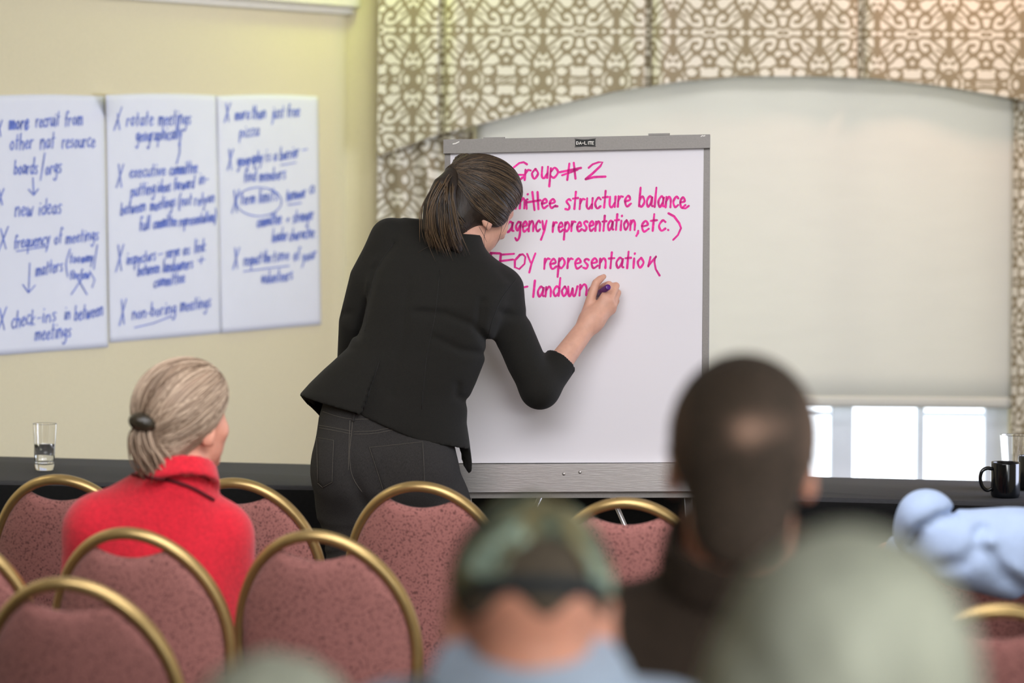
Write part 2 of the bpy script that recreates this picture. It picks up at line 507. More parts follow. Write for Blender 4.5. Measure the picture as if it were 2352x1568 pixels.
def eyes(root, C, R, s=1.0):
    for sx in (-1, 1):
        c = C + R @ (np.array((sx * 0.031, 0.0775, 0.006)) * s)
        v, f = lathe([(0.0118 * s * math.sin(t), 0.0118 * s * math.cos(t)) for t in np.linspace(0.001, math.pi - 0.001, 14)], 16)
        # pole (iris) points forward
        w = np.stack([v[:, 0], v[:, 2], -v[:, 1]], 1) @ R.T + c
        o = mk('eye', w, f, [M_eyew, M_iris], root)
        for pl in o.data.polygons:
            if pl.index < 4 * 16: pl.material_index = 1

def strands_mesh(paths, r, n=4, taper=0.35):
    ms, tones = [], []
    for pth in paths:
        m = len(pth)
        rr = r * (1 - (1 - taper) * np.abs(np.linspace(-0.6, 1, m)) ** 2)
        v, f = tube(pth, rr, n)
        ms.append((v, f)); tones.append(np.full(len(v), rng.random()))
    v, f = join(*ms)
    return v, f, np.concatenate(tones)

def project(p, f, it=4, off=0.0):
    p = p.astype(np.float32)
    e = 0.002
    for _ in range(it):
        d = f(p)
        g = np.stack([f(p + np.eye(3, dtype=np.float32)[k] * e) - f(p - np.eye(3, dtype=np.float32)[k] * e) for k in range(3)], 1) / (2 * e)
        g /= np.linalg.norm(g, axis=1, keepdims=True) + 1e-6
        p = p - g * (d - off)[:, None] * 0.9
    return p

def comb(f, starts, ends, n=14, off=0.0008, wob=0.004, centre=None):
    """hair strands lying on the surface f from starts to ends"""
    S = np.asarray(starts); E = np.asarray(ends)
    t = np.linspace(0, 1, n)[None, :, None]
    if centre is None:
        pts = S[:, None] * (1 - t) + E[:, None] * t
    else:
        c = np.asarray(centre); a, b = S - c, E - c
        ra, rb = np.linalg.norm(a, axis=1)[:, None, None], np.linalg.norm(b, axis=1)[:, None, None]
        ua, ub = a[:, None] / ra, b[:, None] / rb
        om = np.arccos(np.clip((ua * ub).sum(-1, keepdims=True), -0.999, 0.999))
        pts = c + (np.sin((1 - t) * om) * ua + np.sin(t * om) * ub) / np.sin(om) * np.maximum(ra * (1 - t) + rb * t, 0.105)
    ph = rng.random((len(S), 1, 3)) * 6.28
    pts = pts + wob * np.sin(t * 5 + ph) * np.sin(np.pi * t)
    q = project(pts.reshape(-1, 3), f, 5, 0)
    q = q.reshape(len(S), n, 3)
    offs = off * (0.2 + rng.random(len(S)) * 1.6)
    q2 = project(q.reshape(-1, 3), f, 1, np.repeat(offs, n).astype(np.float32))
    return q2.reshape(len(S), n, 3)

def drape(o, uvs, r, up=0.0012, sub=6, n=5):
    """a thread lying on the front surface of mesh object o, following a pixel polyline as seen from the room"""
    loc = np.zeros(3); p = o
    while p is not None:
        loc += np.array(p.location); p = p.parent
    bvh = BVHTree.FromPolygons([tuple(np.array(v.co) + loc) for v in o.data.vertices], [tuple(q.vertices) for q in o.data.polygons])
    out = []
    for u, v in catmull(uvs, sub):
        hit = bvh.ray_cast(Vector((0, 0, CAMZ)), ray(u, v))
        if hit[0] is not None:
            out.append(np.array(hit[0] + hit[1] * up))
    if len(out) < 2: return None
    return tube(np.array(out), r, n)

# ================================================================== SETTING
A2 = P(245, 490, 11.46); B2 = P(738, 490, 12.56)
WD = Vector((B2.x - A2.x, B2.y - A2.y, 0)).normalized()         # left wall, running away from the camera
WN = Vector((WD.y, -WD.x, 0))                                   # its normal, into the room
def wl(u, v, off=0.0):
    """point of the left wall (moved off the wall by off) seen at a pixel"""
    d = ray(u, v); o = Vector((0, 0, CAMZ)); p0 = A2 + WN * off
    return np.array(o + d * ((p0 - o).dot(WN) / d.dot(WN)))
corner = Vector(wl(797, 400)); YB = corner.y
HC = 3.0
def wallslab(name, a, b, n, z0=0.0, z1=HC, th=0.12, m=M_wall):
    a = np.array((a[0], a[1], 0.0)); b = np.array((b[0], b[1], 0.0)); n = np.array((n[0], n[1], 0.0))
    v = [a, b, b - n * th, a - n * th]
    V = [p + np.array((0, 0, z)) for z in (z0, z1) for p in v]
    F = [(0, 1, 2, 3)[::-1], (4, 5, 6, 7), (0, 1, 5, 4), (1, 2, 6, 5), (2, 3, 7, 6), (3, 0, 4, 7)]
    return tag(mk(name, V, F, m, smooth=False), kind='structure')
XL, XR, YN = -5.4, 3.2, -2.4
farL = corner - WD * ((corner.x - XL) / WD.x)
wallslab('wall_left', farL, corner, WN)
wallslab('wall_side', (XL, YN), (XL, farL.y), (1, 0))
wallslab('wall_right', (XR, YN), (XR, YB + 0.12), (-1, 0))
wallslab('wall_near', (XL - 0.12, YN), (XR + 0.12, YN), (0, 1))
wx0, wx1 = P(1100, 500, YB).x, P(2322, 500, YB).x
wz0, wz1 = 0.36, 2.42
ms = [box(((corner.x + wx0) / 2, YB + 0.06, HC / 2), (wx0 - corner.x, 0.12, HC)),
      box(((wx1 + XR) / 2, YB + 0.06, HC / 2), (XR - wx1, 0.12, HC)),
      box(((wx0 + wx1) / 2, YB + 0.06, wz0 / 2), (wx1 - wx0, 0.12, wz0)),
      box(((wx0 + wx1) / 2, YB + 0.06, (wz1 + HC) / 2), (wx1 - wx0, 0.12, HC - wz1))]
tag(mk('wall_back', *join(*ms), M_wall, smooth=False), kind='structure')
tag(mk('floor', *box(((XL + XR) / 2, (YN + YB) / 2, -0.05), (XR - XL + 0.3, YB - YN + 0.3, 0.1)), M_carpet, smooth=False), kind='structure')
tag(mk('ceiling', *box(((XL + XR) / 2, (YN + YB) / 2, HC + 0.05), (XR - XL + 0.3, YB - YN + 0.3, 0.1)), M_ceil, smooth=False), kind='structure')
# soffit moulding along the top of the left wall
zt = wl(800, 34)[2]
prof = [(0.0, zt), (0.025, zt), (0.03, zt + 0.02), (0.055, zt + 0.03), (0.06, zt + 0.17), (0.09, zt + 0.2), (0.10, HC), (0.0, HC)]
V, F = [], []
for e in (farL, corner):
    for o_, z in prof:
        q = e + WN * o_; V.append((q.x, q.y, z))
n = len(prof)
F = [(i, (i + 1) % n, n + (i + 1) % n, n + i) for i in range(n)] + [tuple(range(n))[::-1], tuple(range(n, 2 * n))]
tag(mk('trim_1', V, F, M_trimw, smooth=False), kind='structure')
V = []
bprof = [(0.0, 0.0), (0.018, 0.0), (0.018, 0.1), (0.0, 0.115)]
for e in (farL, corner):
    for o_, z in bprof:
        q = e + WN * o_; V.append((q.x, q.y, z))
F = [(i, (i + 1) % 4, 4 + (i + 1) % 4, 4 + i) for i in range(4)] + [(3, 2, 1, 0), (4, 5, 6, 7)]
tag(mk('baseboard_left', V, F, M_trimw, smooth=False), kind='structure')

# window behind the shade
win = tag(empty('window_1', ((wx0 + wx1) / 2, YB + 0.06, wz0)), kind='structure')
def wx(u): return P(u, 1000, YB).x
fr = []
fd, fy = 0.07, YB + 0.07
posts = [(2266, 2345), (2110, 2127), (1912, 1961), (1748, 1765), (1550, 1599), (1386, 1403), (1188, 1237), (1085, 1130)]
for a, b in posts:
    fr.append(rbox(((wx(a) + wx(b)) / 2, fy, (wz0 + wz1) / 2), (wx(b) - wx(a), fd if b - a > 20 else 0.04, wz1 - wz0), 0.006))
zr = P(2200, 955, YB).z
for a, b, z, h in ((2127, 2266, zr, 0.014), (1765, 1912, zr, 0.014), (1403, 1550, zr, 0.014)):
    fr.append(rbox(((wx(a) + wx(b)) / 2, fy, z), (wx(b) - wx(a), 0.035, h), 0.004))
fr.append(rbox(((wx0 + wx1) / 2, fy, wz0 + 0.03), (wx1 - wx0, 0.09, 0.06), 0.006))
fr.append(rbox(((wx0 + wx1) / 2, fy, wz1 - 0.03), (wx1 - wx0, 0.09, 0.06), 0.006))
mk('window_frame', *join(*fr), M_frame, win, smooth=False)
for a, b in ((2127, 2266), (1961, 2110), (1765, 1912), (1599, 1748), (1403, 1550), (1237, 1386), (1130, 1188)):
    mk('window_pane', *box(((wx(a) + wx(b)) / 2, fy + 0.005, (wz0 + wz1) / 2), (wx(b) - wx(a), 0.005, wz1 - wz0 - 0.1)), M_pane, win, smooth=False)
mk('window_sill', *rbox(((wx0 + wx1) / 2, YB - 0.03, wz0 - 0.015), (wx1 - wx0 + 0.1, 0.12, 0.03), 0.008), M_frame, win, smooth=False)

# roller shade
ysh = YB - 0.045
sx0, sx1 = P(1092, 700, ysh).x, P(2334, 700, ysh).x
zh = P(2100, 936, ysh).z
nu, nv = 60, 14
A = np.zeros((nu, nv, 3))
for i, x in enumerate(np.linspace(sx0, sx1, nu)):
    for j, z in enumerate(np.linspace(zh, wz1 + 0.06, nv)):
        A[i, j] = (x, ysh + 0.003 * math.sin(x * 3.1) * (1 - j / nv), z)
sh = tag(empty('roller_shade', ((sx0 + sx1) / 2, ysh, wz1 + 0.06)), 'wide cream roller shade pulled most of the way down over the window', 'window shade')
mk('shade_cloth', *thick_grid(A, np.array((0, 0.003, 0))), M_shade, sh)
hb = [(x, ysh - 0.001 + 0.003 * math.sin(x * 3.1), zh + 0.022) for x in np.linspace(sx0, sx1, 40)]
mk('hem_bar', *tube(hb, 0.012, 10, ell=(0.5, 1.7)), M_shade, sh)
mk('roller_tube', *tube([(sx0, ysh, wz1 + 0.07), (sx1, ysh, wz1 + 0.07)], 0.022, 16), M_trimw, sh)

# ---- printed drapery
def seg(x, y, a, b):
    ax, ay = a; bx, by = b
    dx, dy = bx - ax, by - ay
    h = np.clip(((x - ax) * dx + (y - ay) * dy) / (dx * dx + dy * dy), 0, 1)
    return np.hypot(x - ax - h * dx, y - ay - h * dy)
def pattern(s, t):
    """scroll lattice, s and t in metres along the cloth; 1 = pale ground, 0 = taupe line"""
    W, H = 1.39, 1.88
    a = np.abs(((s * 10 + W) % (2 * W)) - W)
    b = np.abs(((t * 10 + H) % (2 * H)) - H)
    d = np.full(a.shape, 9.0)
    def line(pts, w):
        nonlocal d
        for i in range(len(pts) - 1):
            d = np.minimum(d, seg(a, b, pts[i], pts[i + 1]) - w)
    def ring(c, r, w, ry=None):
        nonlocal d
        k = 1.0 if ry is None else r / ry
        d = np.minimum(d, np.abs(np.hypot(a - c[0], (b - c[1]) * k) - r) - w)
    ring((0, 0.78), 0.17, 0.085)
    for an in (0, 72, 144, 216, 288):
        q = math.radians(an + 90); d = np.minimum(d, np.hypot(a - 0.24 * math.cos(q), b - 0.78 - 0.24 * math.sin(q)) - 0.085)
    d = np.maximum(d, 0.085 - np.hypot(a, b - 0.78))
    line([(0, 0.13), (0.32, 0.15), (0.45, 0.30)], 0.055); line([(0, 0.0), (0.30, 0.0)], 0.03)
    ring((0.66, 0.36), 0.28, 0.06, 0.20)
    line([(0.42, 0.0), (0.50, 0.22)], 0.06); line([(0.82, 0.0), (0.78, 0.16)], 0.05); line([(0.55, 0.04), (0.68, 0.10)], 0.05)
    ring((1.15, 0.0), 0.16, 0.055, 0.24); line([(1.39, 0.10), (1.39, 0.22)], 0.10)
    line([(1.39, 1.30), (1.20, 1.12), (1.02, 0.86), (0.96, 0.62), (1.08, 0.40), (1.39, 0.30)], 0.075)
    line([(1.39, 1.72), (1.39, 1.18)], 0.13); line([(1.39, 1.25), (1.34, 1.0)], 0.06)
    line([(1.15, 0.86), (1.26, 0.74), (1.32, 0.80)], 0.05); line([(1.24, 0.50), (1.39, 0.53)], 0.06)
    line([(0.24, 0.92), (0.46, 1.06), (0.66, 0.98), (0.80, 0.80), (0.98, 0.70)], 0.055)
    line([(0.22, 0.66), (0.42, 0.56), (0.52, 0.46)], 0.055)
    line([(0.16, 1.62), (0.22, 1.34), (0.36, 1.14), (0.58, 1.12), (0.70, 1.28), (0.62, 1.46), (0.46, 1.46)], 0.075)
    line([(0.70, 1.28), (0.86, 1.10), (1.02, 0.92)], 0.05)
    line([(0.66, 1.70), (0.92, 1.52), (1.20, 1.30)], 0.055); line([(0.90, 1.30), (1.14, 1.16)], 0.04)
    ring((0.92, 1.88), 0.15, 0.075); line([(0.16, 1.62), (0.0, 1.70)], 0.06); line([(0.16, 1.62), (0.36, 1.76), (0.62, 1.72), (0.75, 1.80)], 0.055)
    line([(1.08, 1.82), (1.25, 1.70), (1.39, 1.60)], 0.05); line([(0.0, 1.22), (0.20, 1.26)], 0.05); line([(0, 1.88), (0.16, 1.84)], 0.05)
    return np.clip(0.5 + d / 0.06, 0, 1)
S0 = P(1161, 186, YB).x; T0 = P(1161, 186, YB).z
def drapery(name, X, Y, Z, S, T, label, cat, group):
    A = np.stack([X, Y, Z], -1)
    V, F = thick_grid(A, np.array((0, 0.005, 0)))
    o = mk(name, V, F, M_drape)
    pt = pattern(S, T).reshape(-1)
    set_attr(o, 'pattern', np.concatenate([pt, pt]))
    return tag(o, label, cat, group)
# valance with an arched lower edge and inverted pleats
yv = YB - 0.16
arch = np.array([(866, 362), (925, 340), (1001, 312), (1104, 286), (1208, 258), (1311, 234), (1414, 210), (1560, 188), (1698, 176), (1870, 176), (2008, 181), (2145, 196), (2249, 213), (2335, 228), (2420, 250), (2520, 280)])
us = np.linspace(866, 2520, 560)
vs = np.interp(us, arch[:, 0], arch[:, 1])
xs = np.array([P(u, 250, yv).x for u in us]); zb = np.array([P(u, v, yv).z for u, v in zip(us, vs)])
dep = np.zeros(len(us)); extra = np.zeros(len(us))
for s_ in (1015, 1490, 1975, 2440):
    xv = P(s_, 250, yv).x
    dep += 0.045 * np.exp(-((xs - xv) / 0.012) ** 2) - 0.012 * np.exp(-((xs - xv - 0.05) / 0.03) ** 2) - 0.006 * np.exp(-((xs - xv + 0.06) / 0.03) ** 2)
dep += 0.006 * np.sin(xs * 9)
left_turn = np.clip((P(1015, 250, yv).x - xs) / 0.22, 0, 1); dep += 0.03 * left_turn ** 1.5
arc = np.concatenate([[0], np.cumsum(np.hypot(np.diff(xs), np.diff(dep) * 1.0))]); arc += xs[0] - S0 - (arc[np.argmin(abs(us - 1161))] - (0 - (xs[0] - S0))) if False else 0
arc = arc - arc[np.argmin(abs(us - 1161))]
nz = 130
tt = np.linspace(0, 1, nz)
Z = zb[:, None] + (2.60 - zb[:, None]) * tt[None, :]
X = np.repeat(xs[:, None], nz, 1); Yg = yv + dep[:, None] * (1.15 - 0.15 * tt[None, :]) + 0.008 * np.sin(X * 16 + 2) * (1 - tt)[None, :] ** 3
drapery('valance', X, Yg, Z, np.repeat(arc[:, None], nz, 1), Z - T0, 'scroll-patterned valance with an arched lower edge above the window shade', 'valance', 'patterned drapery at the window')
# side panels
def panel(name, u0, u1, vtop, label, folds, tie):
    yp = YB - 0.072
    x0, x1 = P(u0, 500, yp).x, P(u1, 500, yp).x
    nx, nzp = 220, 420
    xx = np.linspace(x0, x1, nx); zz = np.linspace(0.03, P(u0, vtop, yp).z, nzp)
    X, Zp = np.meshgrid(xx, zz, indexing='ij')
    w = (X - x0) / (x1 - x0)
    gath = 2 * np.pi * folds * (w + tie * (Zp - 1.6) * w)
    amp = 0.012 + 0.020 * w
    Yp = yp + amp * np.sin(gath) - 0.015 * w + tie * 0.02 * np.sin(9 * Zp + 7 * w) * w
    S = (X - S0) * (1 + 0.12 * w); T = Zp - T0 + tie * 0.12 * w * w
    return drapery(name, X, Yp, Zp, S, T, label, 'curtain', 'patterned drapery at the window')
panel('curtain', 866, 1085, 300, 'scroll-patterned curtain hanging in folds behind the left edge of the flip chart', 3.3, 0.5)
panel('curtain', 2327, 2520, 205, 'scroll-patterned curtain at the right edge of the cream shade above the mugs', 2.6, 0.0)

# ================================================================== HANDWRITING
LET = {
'a': (1.0, [[(.86, .85), (.5, 1.02), (.12, .55), (.38, 0), (.78, .45), (.88, .98), (.86, .2), (1.05, .06)]]),
'b': (.95, [[(.12, 1.85), (.1, .05)], [(.1, .6), (.5, 1), (.88, .5), (.5, 0), (.12, .18)]]),
'c': (.85, [[(.82, .82), (.48, 1), (.1, .5), (.42, 0), (.88, .2)]]),
'd': (1.0, [[(.85, .82), (.48, 1), (.1, .5), (.4, 0), (.85, .35)], [(.92, 1.85), (.88, .02)]]),
'e': (.9, [[(.12, .48), (.78, .62), (.5, 1), (.12, .58), (.4, 0), (.95, .25)]]),
'f': (.7, [[(.8, 1.62), (.5, 1.85), (.32, 1.3), (.3, 0)], [(.02, .95), (.66, .98)]]),
'g': (.95, [[(.84, .85), (.48, 1), (.12, .58), (.42, .12), (.84, .7)], [(.86, .98), (.84, -.4), (.5, -.85), (.14, -.6)]]),
'h': (.95, [[(.14, 1.85), (.12, 0)], [(.12, .55), (.5, 1), (.8, .7), (.82, 0)]]),
'i': (.4, [[(.2, 1), (.2, 0)], [(.22, 1.42), (.24, 1.52)]]),
'j': (.5, [[(.4, 1), (.38, -.5), (.05, -.7)], [(.42, 1.42), (.44, 1.52)]]),
'k': (.85, [[(.12, 1.85), (.12, 0)], [(.75, 1), (.14, .45), (.8, 0)]]),
'l': (.4, [[(.22, 1.9), (.18, 0)]]),
'm': (1.35, [[(.1, 1), (.1, 0)], [(.1, .6), (.4, 1), (.62, .7), (.62, 0)], [(.62, .6), (.95, 1), (1.18, .7), (1.2, 0)]]),
'n': (.95, [[(.1, 1), (.1, 0)], [(.1, .55), (.5, 1.02), (.8, .7), (.84, 0)]]),
'o': (.95, [[(.5, 1), (.12, .55), (.45, 0), (.85, .5), (.5, 1)]]),
'p': (.95, [[(.12, 1), (.1, -.85)], [(.12, .65), (.5, 1.02), (.86, .55), (.5, .02), (.12, .25)]]),
'q': (.95, [[(.82, .85), (.48, 1), (.12, .5), (.42, .05), (.82, .6)], [(.84, 1), (.84, -.85)]]),
'r': (.75, [[(.12, 1), (.12, 0)], [(.12, .55), (.4, .95), (.72, .92)]]),
's': (.8, [[(.74, .88), (.45, 1), (.18, .78), (.62, .35), (.5, .02), (.08, .1)]]),
't': (.75, [[(.36, 1.65), (.34, .0)], [(.02, 1.0), (.75, 1.04)]]),
'u': (.95, [[(.1, 1), (.14, .2), (.45, 0), (.8, .4)], [(.84, 1), (.84, .0)]]),
'v': (.85, [[(.08, 1), (.42, 0), (.8, 1)]]),
'w': (1.25, [[(.08, 1), (.2, .1), (.4, .05), (.6, .8)], [(.6, .8), (.72, .05), (.95, .1), (1.15, 1)]]),
'x': (.85, [[(.1, 1), (.8, 0)], [(.8, 1), (.08, 0)]]),
'y': (.9, [[(.1, 1), (.42, .15)], [(.82, 1), (.5, -.1), (.12, -.85)]]),
'z': (.85, [[(.1, .95), (.78, 1)], [(.78, 1), (.1, .02)], [(.1, .02), (.85, .05)]]),
'X': (1.0, [[(.1, 1.9), (.85, -.2)], [(.9, 1.85), (.05, -.2)]]),
'O': (1.25, [[(.65, 1.75), (.1, .9), (.5, 0), (1.1, .75), (.65, 1.75)]]),
'#': (1.5, [[(.62, 1.6), (.45, -.1)], [(1.02, 1.65), (.9, -.05)], [(.1, .92), (1.5, 1.12)], [(.2, .52), (1.45, .8)]]),
'-': (.8, [[(.1, .55), (.75, .6)]]), '+': (.9, [[(.1, .5), (.8, .52)], [(.48, .9), (.42, .1)]]),
',': (.35, [[(.2, .12), (.18, -.1), (.05, -.35)]]), '.': (.3, [[(.15, .05), (.2, .0)]]),
'(': (.6, [[(.55, 2.0), (.12, .8), (.5, -.5)]]), ')': (.6, [[(.08, 2.0), (.5, .8), (.1, -.5)]]),
'/': (.6, [[(.45, 2.0), (.15, -.6)]]), '?': (.8, [[(.1, 1.5), (.45, 1.85), (.75, 1.4), (.4, .8), (.38, .4)], [(.38, .05), (.4, .0)]]),
' ': (.65, []),
}
TALL = 1.22          # the blue sheets are written tall and narrow
def write(text, u0, v0, u1, v1, xh, jit=0.05):
    """pen strokes (pixel polylines) of a line of handwriting fitted between two baseline points"""
    tot = sum(LET[c][0] + 0.18 for c in text) - 0.18
    L = math.hypot(u1 - u0, v1 - v0); k = L / tot; xh = xh * TALL
    ex = ((u1 - u0) / L, (v1 - v0) / L)
    out, x = [], 0.0
    for c in text:
        w, st = LET[c]
        dy = rng.normal(0, jit); sc = 1 + rng.normal(0, jit)
        for s in st:
            cc = catmull(s, 5)
            q = [(u0 + (x + px * 1.0) * k * ex[0] + 0.08 * xh * py, v0 + (x + px) * k * ex[1] - (py * sc + dy) * xh) for px, py in cc]
            out.append(q)
        x += w + 0.18
    return out
def ribbon(strokes, width, place):
    """flat pen strokes on a surface; place(u,v) -> point. width in pixels"""
    V, F = [], []
    for s in strokes:
        s = np.asarray(s, float)
        if len(s) < 2: continue
        t = np.gradient(s, axis=0); t /= np.linalg.norm(t, axis=1, keepdims=True) + 1e-9
        nn = np.stack([-t[:, 1], t[:, 0]], 1)
        w = width * 0.5 * (1 + 0.12 * np.sin(np.arange(len(s)) * 0.9 + rng.random() * 6))
        cap0 = s[0] - t[0] * width * 0.4; cap1 = s[-1] + t[-1] * width * 0.4
        b = len(V)
        rows = [(cap0, nn[0], w[0] * 0.5)] + [(s[i], nn[i], w[i]) for i in range(len(s))] + [(cap1, nn[-1], w[-1] * 0.5)]
        for c, m, ww in rows:
            V.append(place(*(c + m * ww))); V.append(place(*(c - m * ww)))
        for i in range(len(rows) - 1):
            F.append((b + 2 * i, b + 2 * i + 1, b + 2 * i + 3, b + 2 * i + 2))
    return V, F

def clusters(strokes, gx, gy):
    bb = [np.array((min(x for x, y in s), min(y for x, y in s), max(x for x, y in s), max(y for x, y in s))) for s in strokes]
    par = list(range(len(bb)))
    def find(i):
        while par[i] != i: i = par[i]
        return i
    for i in range(len(bb)):
        for j in range(i):
            a, b = bb[i], bb[j]
            if a[0] - gx < b[2] and b[0] - gx < a[2] and a[1] - gy < b[3] and b[1] - gy < a[3]:
                par[find(i)] = find(j)
    out = {}
    for i, s in enumerate(strokes): out.setdefault(find(i), []).append(s)
    return list(out.values())
# ---- sheets taped to the left wall
def sheet(corners, label, strokes, seed):
    tl, tr, br, bl = [np.array(c, float) for c in corners]
    def off(u, v):
        return 0.0050 + 0.0015 * math.sin(u * 0.031 + seed) + 0.0015 * math.sin(v * 0.013 + u * 0.008 + seed * 2)
    nu, nv = 28, 40
    A = np.zeros((nu, nv, 3))
    for i, s in enumerate(np.linspace(0, 1, nu)):
        for j, t in enumerate(np.linspace(0, 1, nv)):
            q = (tl * (1 - s) + tr * s) * (1 - t) + (bl * (1 - s) + br * s) * t
            q = q + np.array((0, -4 * math.sin(s * 3.1) * (1 - t)))
            o_ = off(*q)
            if seed == 2 and s < 0.12 and t < 0.1: o_ += 0.05 * (1 - s / 0.12) * (1 - t / 0.1)
            A[i, j] = wl(q[0], q[1], o_)
    root = tag(empty('flip_chart_sheet', A.reshape(-1, 3).mean(0)), label, 'paper sheet', 'written sheets taped to the left wall')
    V, F = thick_grid(A, -np.array(WN) * 0.0012)
    mk('paper', V, F, M_sheet, root)
    for g in clusters(strokes, 5, 7):
        mk('handwriting', *ribbon(g, 2.5, lambda u, v: wl(u, v, off(u, v) + 0.0022)), M_blue, root, smooth=False)
def arrow(u0, v0, u1, v1, h=14):
    d = np.array((u1 - u0, v1 - v0)); d = d / np.linalg.norm(d); p = np.array((-d[1], d[0])); e = np.array((u1, v1))
    return [[(u0, v0), (u1, v1)], [tuple(e - d * h + p * h * .8), (u1, v1)], [tuple(e - d * h - p * h * .8), (u1, v1)]]
def oval(c, a, b):
    return [[(c[0] + a * math.cos(t), c[1] + b * math.sin(t)) for t in np.linspace(0, 6.5, 40)]]
s1 = (write('more', 20, 298, 66, 295, 17) + write('more', 23, 296, 64, 299, 15) + write('recruit', 82, 291, 136, 288, 16) + write('from', 148, 289, 190, 287, 16)
      + write('other', 22, 344, 76, 342, 17) + write('nat', 92, 343, 125, 340, 18) + write('resource', 142, 341, 218, 337, 16)
      + write('boards', 32, 401, 86, 399, 16) + write('/', 92, 400, 102, 400, 20) + write('orgs', 104, 402, 141, 396, 16)
      + arrow(76, 408, 78, 448) + write('new', 34, 497, 76, 494, 17) + write('ideas', 88, 493, 141, 490, 17)
      + write('X', -6, 470, 8, 466, 15) + write('X', -4, 574, 18, 566, 20) + write('X', -8, 312, 4, 308, 15)
      + write('frequency', 32, 572, 114, 560, 15) + [[(38, 577), (108, 566)]] + write('of', 124, 562, 142, 559, 15) + write('meetings', 151, 560, 226, 550, 14)
      + arrow(69, 604, 66, 672, 18) + write('matters', 82, 634, 144, 622, 15) + write('(', 149, 622, 158, 620, 20) + write('too', 160, 604, 184, 602, 11) + write('many', 187, 603, 214, 600, 11)
      + write('/', 215, 606, 222, 606, 18) + write('too', 160, 642, 182, 640, 10) + write('few', 184, 641, 206, 639, 10) + [[(200, 676), (168, 620)], [(164, 676), (198, 626)]] + [[(206, 622), (218, 642), (212, 660)]]
      + write('X', -6, 758, 14, 752, 20) + write('check', 26, 754, 80, 744, 17) + write('-ins', 84, 742, 129, 736, 16) + write('in', 148, 734, 161, 731, 15) + write('between', 171, 736, 236, 724, 16)
      + write('meetings', 80, 784, 163, 772, 17))
sheet([(-34, 220), (240, 221), (249, 797), (-32, 818)], 'leftmost of three written sheets on the yellow wall, cut by the photo edge', s1, 1)
s2 = (write('X', 262, 292, 278, 290, 20) + write('rotate', 290, 289, 352, 287, 16) + write('meetings', 364, 287, 438, 284, 16) + write('geographically', 312, 325, 418, 318, 15) + [[(414, 320), (413, 350), (406, 376)]]
      + write('X', 267, 426, 282, 424, 22) + write('executive', 297, 408, 380, 402, 14) + write('committee', 389, 402, 453, 396, 14)
      + write('putting', 300, 452, 356, 444, 14) + write('ideas', 361, 442, 392, 438, 13) + write('forward', 399, 437, 446, 431, 13) + write('in-', 457, 424, 478, 420, 13)
      + write('between', 277, 494, 334, 484, 14) + write('meetings', 345, 484, 403, 474, 13) + write('(not', 409, 476, 440, 470, 13) + write('rely', 446, 472, 474, 468, 12) + write('on', 476, 466, 492, 463, 12)
      + write('full', 320, 530, 344, 526, 14) + write('committee', 352, 525, 406, 518, 13) + write('representation)', 412, 519, 496, 508, 12)
      + write('X', 266, 618, 282, 614, 22) + write('inspectors', 291, 608, 357, 598, 13) + write('-', 362, 592, 374, 590, 12) + write('serve', 380, 592, 412, 586, 13) + write('as', 420, 586, 436, 583, 13) + write('link', 446, 582, 472, 577, 13)
      + write('between', 316, 634, 366, 625, 13) + write('landowners', 374, 626, 443, 615, 13) + write('+', 452, 606, 472, 603, 16) + write('committee', 353, 660, 424, 648, 13)
      + write('X', 274, 742, 288, 738, 22) + write('non-boring', 303, 734, 404, 718, 14) + [[(309, 752), (352, 742), (396, 725)]] + write('meetings', 414, 716, 484, 703, 14))
sheet([(243, 218), (498, 219), (508, 765), (252, 787)], 'middle of three written sheets on the yellow wall, its top corner curling off', s2, 2)
s3 = (write('X', 515, 276, 528, 274, 18) + write('more', 540, 276, 573, 273, 14) + write('than', 578, 273, 610, 271, 14) + write('just', 624, 272, 652, 268, 14) + write('free', 659, 269, 688, 266, 14) + write('pizza', 550, 315, 595, 311, 13)
      + write('X', 522, 388, 534, 386, 18) + write('geography', 545, 382, 603, 372, 13) + write('is', 609, 371, 622, 369, 13) + write('a', 628, 368, 636, 367, 13) + write('barrier', 643, 368, 686, 360, 13) + [[(645, 379), (680, 373)]] + write('-', 692, 355, 706, 353, 13)
      + write('find', 560, 418, 588, 414, 13) + write('members', 596, 417, 656, 409, 13)
      + write('X', 532, 484, 547, 481, 22) + oval((595, 463), 52, 33) + write('term', 552, 470, 586, 466, 13) + write('limits', 594, 466, 638, 460, 14) + write('turnover', 657, 462, 702, 453, 13) + [[(662, 470), (692, 466)]] + write('a', 710, 446, 722, 444, 13)
      + write('committee', 590, 522, 646, 512, 13) + write('+', 656, 512, 666, 510, 12) + write('stronger', 672, 512, 720, 504, 13) + write('leader', 625, 556, 660, 550, 13) + write('character.', 664, 552, 726, 544, 13)
      + write('X', 535, 612, 548, 609, 20) + write('respect', 560, 610, 600, 604, 13) + write('the', 604, 604, 622, 602, 12) + write('time', 626, 602, 664, 596, 12) + [[(560, 623), (664, 610)]] + write('of', 674, 600, 688, 597, 13) + write('your', 694, 600, 726, 592, 13)
      + write('volunteers', 600, 652, 672, 642, 13))
sheet([(499, 220), (731, 221), (738, 745), (509, 765)], 'rightmost of three written sheets on the yellow wall, beside the room corner', s3, 3)

